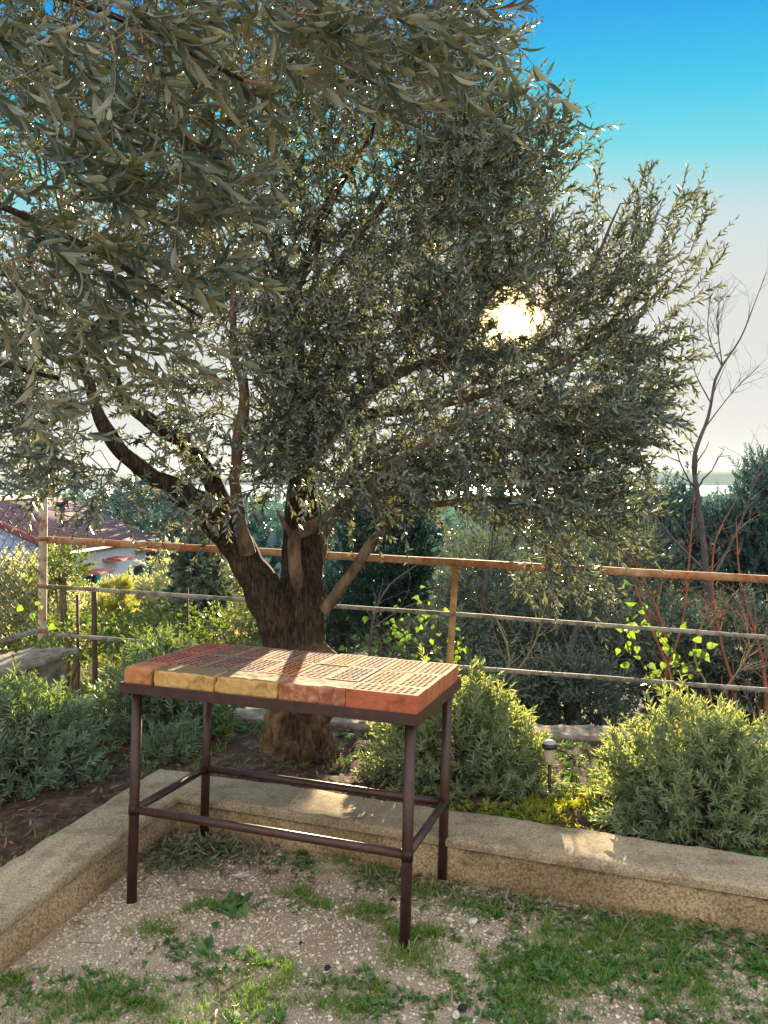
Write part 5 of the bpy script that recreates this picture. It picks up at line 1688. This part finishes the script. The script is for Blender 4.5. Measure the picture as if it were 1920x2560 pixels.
rg = np.random.default_rng(77)
n = 165000
x = rg.uniform(-1.7, 2.4, n); y = rg.uniform(1.55, 3.6, n)
g = patch(x, y)
bare_smooth = vnoise(x, y, 1.7, 55)
k = (wall_side(x, y) < -.0) & (rg.random(n) < (1.0 - .6 * np.clip(g * 1.5, 0, 1))) & (rg.random(n) < .62 + .4 * bare_smooth) & (np.abs(x) < .72 * y + .2)
x, y = x[k], y[k]; n = len(x)
s = np.minimum(rg.gamma(2.6, .00085, n) + .0011, .010)
OCT = ([(1, 0, .1), (-.9, .15, 0), (.1, .95, -.1), (-.1, -1, .1), (.1, 0, .9), (0, .1, -1)], [(0, 2, 4), (2, 1, 4), (1, 3, 4), (3, 0, 4), (2, 0, 5), (1, 2, 5), (3, 1, 5), (0, 3, 5)])
big = s > .0035
parts_ = []
for sel, (tv, tf) in ((~big, OCT), (big, ico_template(3))):
    xs_, ys2, ss = x[sel], y[sel], s[sel]; m_ = len(xs_)
    ax, ay, az = rand_axes(rg, m_, .75)
    parts_.append(instance_mesh('p', tv, tf, np.stack([xs_, ys2, gravel_h(xs_, ys2) + ss * .25], 1), ax, ay, az,
                                np.stack([ss * rg.uniform(.9, 1.5, m_), ss, ss * rg.uniform(.5, .8, m_)], 1), None))
me = join_meshes('gravel_stones', *parts_)
me.polygons.foreach_set('use_smooth', np.zeros(len(me.polygons), bool))
at_ = me.attributes.new('rnd', 'FLOAT', 'POINT')
nv1, nv2 = int((~big).sum()), int(big.sum())
at_.data.foreach_set('value', np.concatenate([np.repeat(np.clip(rg.normal(.45, .25, nv1), 0, 1), 6), np.repeat(np.clip(rg.normal(.55, .28, nv2), 0, 1), 12)]).astype(np.float32))
o = link('gravel_stones', me, M['pebble']); tag(o, 'loose pale beige gravel scattered over the ground', 'gravel', kind='stuff')
print('pebbles', n)


def tufts(name, x, y, z, nb, h, w, mat, seed, label, cat, spread=.02, lean=.5):
    r = np.random.default_rng(seed)
    n = len(x)
    P = np.repeat(np.stack([x, y, z], 1), nb, 0); m = len(P)
    P[:, :2] += r.normal(0, spread, (m, 2))
    hs_ = np.repeat(r.uniform(.55, 1.3, n), nb) * r.uniform(.5, 1.2, m) * h
    D = nrm(np.stack([r.normal(0, lean, m), r.normal(0, lean, m), np.ones(m)], 1))
    up = r.normal(0, 1, (m, 3)) * (1, 1, .2)
    TV = [(0, .5, 0), (0, -.5, 0), (.45, .42, .03), (.45, -.42, .03), (.8, .22, -.03), (.8, -.22, -.03), (1, 0, -.12)]
    TF = [(0, 1, 3, 2), (2, 3, 5, 4), (4, 5, 6)]
    X = D; Yv = nrm(np.cross(up, X)); Z = np.cross(X, Yv)
    me = instance_mesh(name, TV, TF, P, X, Yv, Z, np.stack([hs_, np.full(m, w) * r.uniform(.6, 1.3, m), hs_ * 1.6], 1), r.random(m))
    o = link(name, me, mat); tag(o, label, cat, kind='stuff')
    return o


def clump_xy(spots, per, seed):
    r = np.random.default_rng(seed); o_ = []
    for px, py, rad in spots:
        c = on(px, py, 0)
        o_.append(c[:2] + r.normal(0, 1, (int(per * rad / .08), 2)) * (rad, rad * .55))
    return np.concatenate(o_)


def sample_ground(n, fn, seed, thr=.5):
    r = np.random.default_rng(seed)
    x = r.uniform(-1.7, 2.4, n); y = r.uniform(1.5, 3.6, n)
    k = (wall_side(x, y) < -.005) & (r.random(n) < fn(x, y)) & (np.abs(x) < .72 * y + .2)
    return x[k], y[k]


x, y = sample_ground(17500, lambda x, y: np.clip((patch(x, y) - .35) * 1.6, 0, 1) * (vnoise(x, y, 3.4, 61) > -.2), 62)
tufts('grass', x, y, gravel_h(x, y), 12, .030, .0022, M['grass'], 63, 'short fine grass growing in patches through the gravel', 'grass', .014, .6)
x, y = sample_ground(600, lambda x, y: np.clip((patch(x, y) - .45) * 2.0, 0, 1), 64)
tufts('grass', x, y, gravel_h(x, y), 30, .055, .0026, M['grass'], 65, 'taller grass tufts among the weeds on the gravel', 'grass', .016, .5)

cx_ = clump_xy([(130, 2165, .12), (250, 2150, .10), (330, 2180, .10), (330, 2010, .05), (620, 2110, .06), (560, 2150, .05), (700, 1960, .05), (890, 2070, .07), (880, 2020, .06), (1010, 1960, .08), (700, 2180, .06), (800, 1975, .05), (640, 1935, .04), (450, 1960, .05), (900, 1930, .08), (1180, 2130, .1), (1450, 2150, .12), (1350, 2010, .12)], 40, 301)
tufts('grass', cx_[:, 0], cx_[:, 1], gravel_h(cx_[:, 0], cx_[:, 1]), 12, .038, .0024, M['grass'], 302, 'fresh green grass clumps dotted over the gravel', 'grass', .014, .55)

# small broad-leaved weeds
def rosettes(name, x, y, z, nl_, size, mat, seed, label, cat='weeds', kind='stuff', rise=.5, tm=LEAF_ROUND, wf=1.0):
    r = np.random.default_rng(seed)
    n = len(x); P = np.repeat(np.stack([x, y, z], 1), nl_, 0); m = len(P)
    a = r.uniform(0, 6.28, m)
    D = nrm(np.stack([np.cos(a), np.sin(a), r.uniform(.05, rise * 1.6, m)], 1))
    P = P + D * r.uniform(0, .012, (m, 1))
    up = np.stack([r.normal(0, .3, m), r.normal(0, .3, m), np.ones(m)], 1)
    ls = np.repeat(r.uniform(.5, 1.3, n), nl_) * r.uniform(.6, 1.2, m) * size
    me = leaves_mesh(name, tm, P, D, up, ls, ls * r.uniform(.3, .7, m) * wf, r.random(m))
    o = link(name, me, mat); tag(o, label, cat, kind=kind)
    return o


x, y = sample_ground(18500, lambda x, y: np.clip((patch(x, y) - .42) * 1.9, 0, 1) * (vnoise(x, y, 2.8, 66) > -.15), 67)
rosettes('ground_weeds', x, y, gravel_h(x, y) + .002, 6, .019, M['weed'], 68, 'low broad-leaved weeds spreading over the gravel')
x, y = sample_ground(5000, lambda x, y: np.clip((patch(x, y) - .30) * 1.2, 0, 1), 69)


def litter(name, x, y, z, L, W, mat, seed, label, cat='fallen leaves', tilt=.25, tmpl=LEAF_HI):
    r = np.random.default_rng(seed); n = len(x)
    a = r.uniform(0, 6.28, n)
    D = nrm(np.stack([np.cos(a), np.sin(a), r.normal(0, tilt, n)], 1))
    up = np.stack([r.normal(0, tilt, n), r.normal(0, tilt, n), r.choice([1, -1], n)], 1)
    ls = L * r.uniform(.6, 1.2, n)
    me = leaves_mesh(name, tmpl, np.stack([x, y, z + r.uniform(.002, .012, n)], 1), D, up, ls, W * r.uniform(.7, 1.2, n), r.random(n))
    o = link(name, me, mat); tag(o, label, cat, kind='stuff')


litter('olive_leaf_litter', x, y, gravel_h(x, y), .048, .0095, M['litter'], 70, 'fallen olive leaves lying among the weeds and gravel')
# heap of leaves in the corner of the wall
r2 = np.random.default_rng(80)
hc = on(415, 1850, .0)
n = 900
hx = hc[0] + r2.normal(0, .15, n); hy = hc[1] + r2.normal(0, .09, n) ; kk = wall_side(hx, hy) < -.01; hx, hy = hx[kk], hy[kk]
hz = .01 + .045 * np.exp(-(((hx - hc[0]) / .2) ** 2 + ((hy - hc[1]) / .12) ** 2)) * r2.random(len(hx))
litter('leaf_heap', hx, hy, hz, .055, .0105, M['litter'], 81, 'heap of green and brown olive leaves in the corner by the far left leg', 'leaf heap', .35)
# leaves swept along the foot of the right wall
n = 1500
s_ = r2.uniform(.9, 3.4, n); q = np.abs(r2.normal(0, .10, n)) + .012
P = CORNER + WR * s_[:, None] - NR * q[:, None]
litter('olive_leaf_litter', P[:, 0], P[:, 1], gravel_h(P[:, 0], P[:, 1]), .052, .010, M['litter'], 82, 'olive leaves drifted against the foot of the roughcast wall')


# litter, grass and weeds in the bed
def sample_bed(n, seed, fn=None):
    r = np.random.default_rng(seed)
    x = r.uniform(-2.9, 3.3, n); y = r.uniform(1.6, 5.1, n)
    k = (wall_side(x, y) > THICK + .01) & (y < out_y(x) - .14) & (x > left_x(y) + .2) & (np.abs(x) < .8 * y + .3)
    if fn is not None: k &= r.random(n) < fn(x, y)
    return x[k], y[k]


x, y = sample_bed(9000, 90)
litter('leaf_litter', x, y, soil_h(x, y), .045, .010, M['dry_litter'], 91, 'dry brown leaves and needles on the soil of the bed', tilt=.35)
x, y = sample_bed(1500, 92, lambda x, y: .35 + .5 * (vnoise(x, y, 1.9, 93) > .1))
tufts('grass', x, y, soil_h(x, y), 12, .05, .003, M['grass'], 94, 'thin grass growing on the soil of the bed', 'grass', .02, .5)
x, y = sample_bed(2200, 95, lambda x, y: np.maximum((vnoise(x, y, 1.6, 96) > .05) * .6, (x > .2) * .9))
rosettes('ground_weeds', x, y, soil_h(x, y) + .003, 8, .035, M['weed'], 97, 'low green weeds on the soil of the bed')
# sunlit yellow weeds around the lamp
r3 = np.random.default_rng(98)
n = 150
x = .70 + r3.normal(0, .13, n); y = 3.42 + r3.normal(0, .10, n)
kk = wall_side(x, y) > THICK + .02; x, y = x[kk], y[kk]
rosettes('yellow_weeds', x, y, soil_h(x, y) + .004, 12, .026, M['yellow_weed'], 99, 'yellow-green weeds glowing in the sun in front of the stake lamp', rise=1.3, tm=LEAF_LO, wf=.45)
x = .40 + r3.normal(0, .22, 90); y = 3.42 + r3.normal(0, .09, 90)
kk = wall_side(x, y) > THICK + .02; x, y = x[kk], y[kk]
rosettes('yellow_weeds', x, y, soil_h(x, y) + .004, 9, .020, M['yellow_weed'], 101, 'small yellowish weeds under the tall lavender behind the table', rise=.8)


cx_ = clump_xy([(120, 2150, .13), (270, 2160, .10), (370, 2050, .07), (500, 1960, .05), (560, 2085, .05), (470, 2110, .05), (1250, 1990, .14), (1430, 2030, .12), (1550, 2090, .12), (1150, 2060, .1), (1300, 2120, .1), (1560, 1990, .1)], 30, 303)
rosettes('ground_weeds', cx_[:, 0], cx_[:, 1], gravel_h(cx_[:, 0], cx_[:, 1]) + .003, 7, .019, M['weed'], 304, 'darker leafy weeds in clumps on the gravel', rise=.8)

# individual little things on the ground
def single_plant(px, py, z, name, label, nl_, size, mat, seed, rise=1.0, cat='weed', shape=LEAF_ROUND, wr=.4):
    r = np.random.default_rng(seed)
    c = on(px, py, z)
    m = nl_
    a = r.uniform(0, 6.28, m)
    D = nrm(np.stack([np.cos(a), np.sin(a), r.uniform(.2, rise * 1.6, m)], 1))
    P = c + D * r.uniform(0, .01, (m, 1)) + r.normal(0, size * .55, (m, 3)) * (1, 1, 0); P[:, 2] = c[2] + r.uniform(0, size * .25, m)
    up = np.stack([r.normal(0, .3, m), r.normal(0, .3, m), np.ones(m)], 1)
    ls = r.uniform(.35, 1.0, m) * size
    me = leaves_mesh(name, shape, P, D, up, ls, ls * wr * r.uniform(.7, 1.2, m), r.random(m))
    o = link(name, me, mat); tag(o, label, cat)


single_plant(510, 1975, .005, 'leafy_weed', 'leafy green weed rosette on the gravel in front of the leaf heap', 26, .075, M['weed'], 201)
single_plant(450, 2070, .005, 'leafy_weed', 'dark green weed on the gravel, lower left of the leafy rosette', 22, .06, M['weed'], 202)
single_plant(960, 2120, .005, 'grass_clump', 'thick grass clump near the foot of the near right leg', 60, .06, M['grass'], 203, wr=.06, shape=NEEDLE)
single_plant(865, 2075, .005, 'grass_clump', 'bright grass clump hugging the near right leg', 90, .07, M['grass'], 204, wr=.06, shape=NEEDLE)
single_plant(1180, 2110, .005, 'leafy_weed', 'broad-leaved weed patch on the gravel right of the table', 60, .042, M['weed'], 205)
single_plant(30, 2120, .005, 'moss_tuft', 'green moss tuft at the foot of the left wall', 120, .035, M['grass'], 206, wr=.15)
# upright sprout under the table
c = on(492, 1600, .12)
rt = empty('green_sprout', tuple(c)); tag(rt, 'upright bright green sprout on the soil seen under the table', 'weed')
link('stem', rod_mesh('stem', c, c + (0.0, 0, .17), .003, 6), M['twig'], rt)
bs = np.array([c + (0, 0, h_) for h_ in np.linspace(.01, .16, 7)])
r4 = np.random.default_rng(3)
_, lp, ld, lu, ll, lw, la = make_shoots(bs, r4.normal(0, .6, (7, 3)) + (0, 0, 1.0), 10, .05, .045, .014, 210, ang=(30, 70))
link('foliage', leaves_mesh('foliage', LEAF_LO, lp, ld, lu, ll, lw, la), M['weed'], rt)


def rock(px, py, z, size, mat, name, label, cat, seed, squash=.6, group=None):
    c = on(px, py, z)
    bm = bmesh.new(); bmesh.ops.create_icosphere(bm, subdivisions=3, radius=1)
    for v in bm.verts:
        v.co *= 1 + .35 * noise.noise(v.co * 1.3 + Vector((seed, 0, 0))) + .10 * noise.noise(v.co * 4 + Vector((seed, 0, 0)))
        v.co = Vector((v.co.x * size, v.co.y * size * .75, v.co.z * size * squash))
    me = bpy.data.meshes.new(name); bm.to_mesh(me); bm.free()
    for p in me.polygons: p.use_smooth = True
    o = link(name, me, mat); o.location = (c[0], c[1], c[2] + size * squash * .55); o.rotation_euler = (0, 0, seed * 1.7)
    tag(o, label, cat, group)


rock(467, 1816, .0, .030, M['red_stone'], 'brick_chip', 'rounded orange brick chip against the foot of the far left leg', 'stone', 1)
rock(524, 1893, .0, .026, M['white_stone'], 'pale_stone', 'pale flat stone at the right end of the leaf heap', 'stone', 2, .4)
for i, (px, py, s, lab) in enumerate([(523, 1959 - 10, .022, 'black charred chunk in front of the leaf heap, farthest of them'), (850, 1945, .016, 'small black chunk on gravel left of the near right leg foot'),
                                   (708, 2095, .020, 'black chunk lying on gravel in the lower middle of the picture'), (823, 1955, .013, 'tiny black chunk beside the one nearest the table leg'),
                                   (650, 2040, .014, 'small black chunk right of the dark weed'), (530, 2155, .015, 'reddish black chunk near the lower left weeds'),
                                   (868, 2165, .013, 'black chunk near the bottom edge of the picture'), (1000, 2180, .02, 'black chunk at the bottom edge right of the middle')]):
    rock(px, py, .0, s * .75, M['charcoal'], 'charred_chunk', lab, 'charcoal', 10 + i, .55, 'charred chunks on the gravel')
for i, (px, py, s, lab) in enumerate([(1020, 1995, .028, 'largest white stone on the gravel right of the near right leg'), (970, 1990, .02, 'white stone just left of the largest white stone'),
                                   (183, 1938, .016, 'pale stone at the foot of the left wall'), (910, 2128, .014, 'white stone near the thick grass clump'),
                                   (985, 2195, .02, 'white stone at the bottom edge beside a black chunk'), (1105, 1890, .02, 'pale stone against the foot of the right wall')]):
    rock(px, py, .0, s * .72, M['white_stone'], 'white_stone', lab, 'stone', 30 + i, .6, 'larger white stones on the gravel')


def fallen_twig(pts, r0, label, seed):
    P = [(*on(px, py, .012), r0) for px, py in pts]
    V, Q = skin_path(spline(P, .02), 6, rough=.1, seed=seed)
    o = link('fallen_twig', merge_parts('fallen_twig', [(V, Q)]), M['twig']); tag(o, label, 'twig', 'fallen twigs on the gravel')


fallen_twig([(400, 1880 + 40), (450, 1923), (520, 1930)], .003, 'long straight twig below the leaf heap', 1)
fallen_twig([(360, 2060), (410, 2080), (460, 2120), (480, 2160)], .004, 'curved twig through the dark green weed', 2)
fallen_twig([(155, 1988), (190, 2000)], .0022, 'short dark twig on bare gravel by the left wall', 3)
fallen_twig([(170, 2035), (215, 2038)], .0022, 'short dark twig below the one by the left wall', 4)
fallen_twig([(480, 2145), (520, 2120), (545, 2110)], .003, 'pale twig among pebbles left of the lower middle chunk', 5)
fallen_twig([(1330, 2045), (1360, 1990), (1420, 1960)], .003, 'thin arching twig over the weeds at the right', 6)

# ------------------------------------------------------------------ the air: far things fade to blue
hz = bpy.data.materials.new('haze'); hz.use_nodes = True
hn_ = hz.node_tree; hn_.nodes.clear()
ho = hn_.nodes.new('ShaderNodeOutputMaterial'); hv = hn_.nodes.new('ShaderNodeVolumePrincipled')
hv.inputs['Color'].default_value = (.80, .93, 1.0, 1)
hv.inputs['Density'].default_value = .000014
hv.inputs['Anisotropy'].default_value = .2
hn_.links.new(hv.outputs[0], ho.inputs['Volume'])
bm = bmesh.new(); bmesh.ops.create_cube(bm, size=1)
me = bpy.data.meshes.new('haze'); bm.to_mesh(me); bm.free()
o = link('haze', me, hz); o.scale = (29000, 19500, 330); o.location = (500, 5750, 133)
tag(o, 'thin sea haze that turns the far shore pale blue', 'haze', kind='stuff')
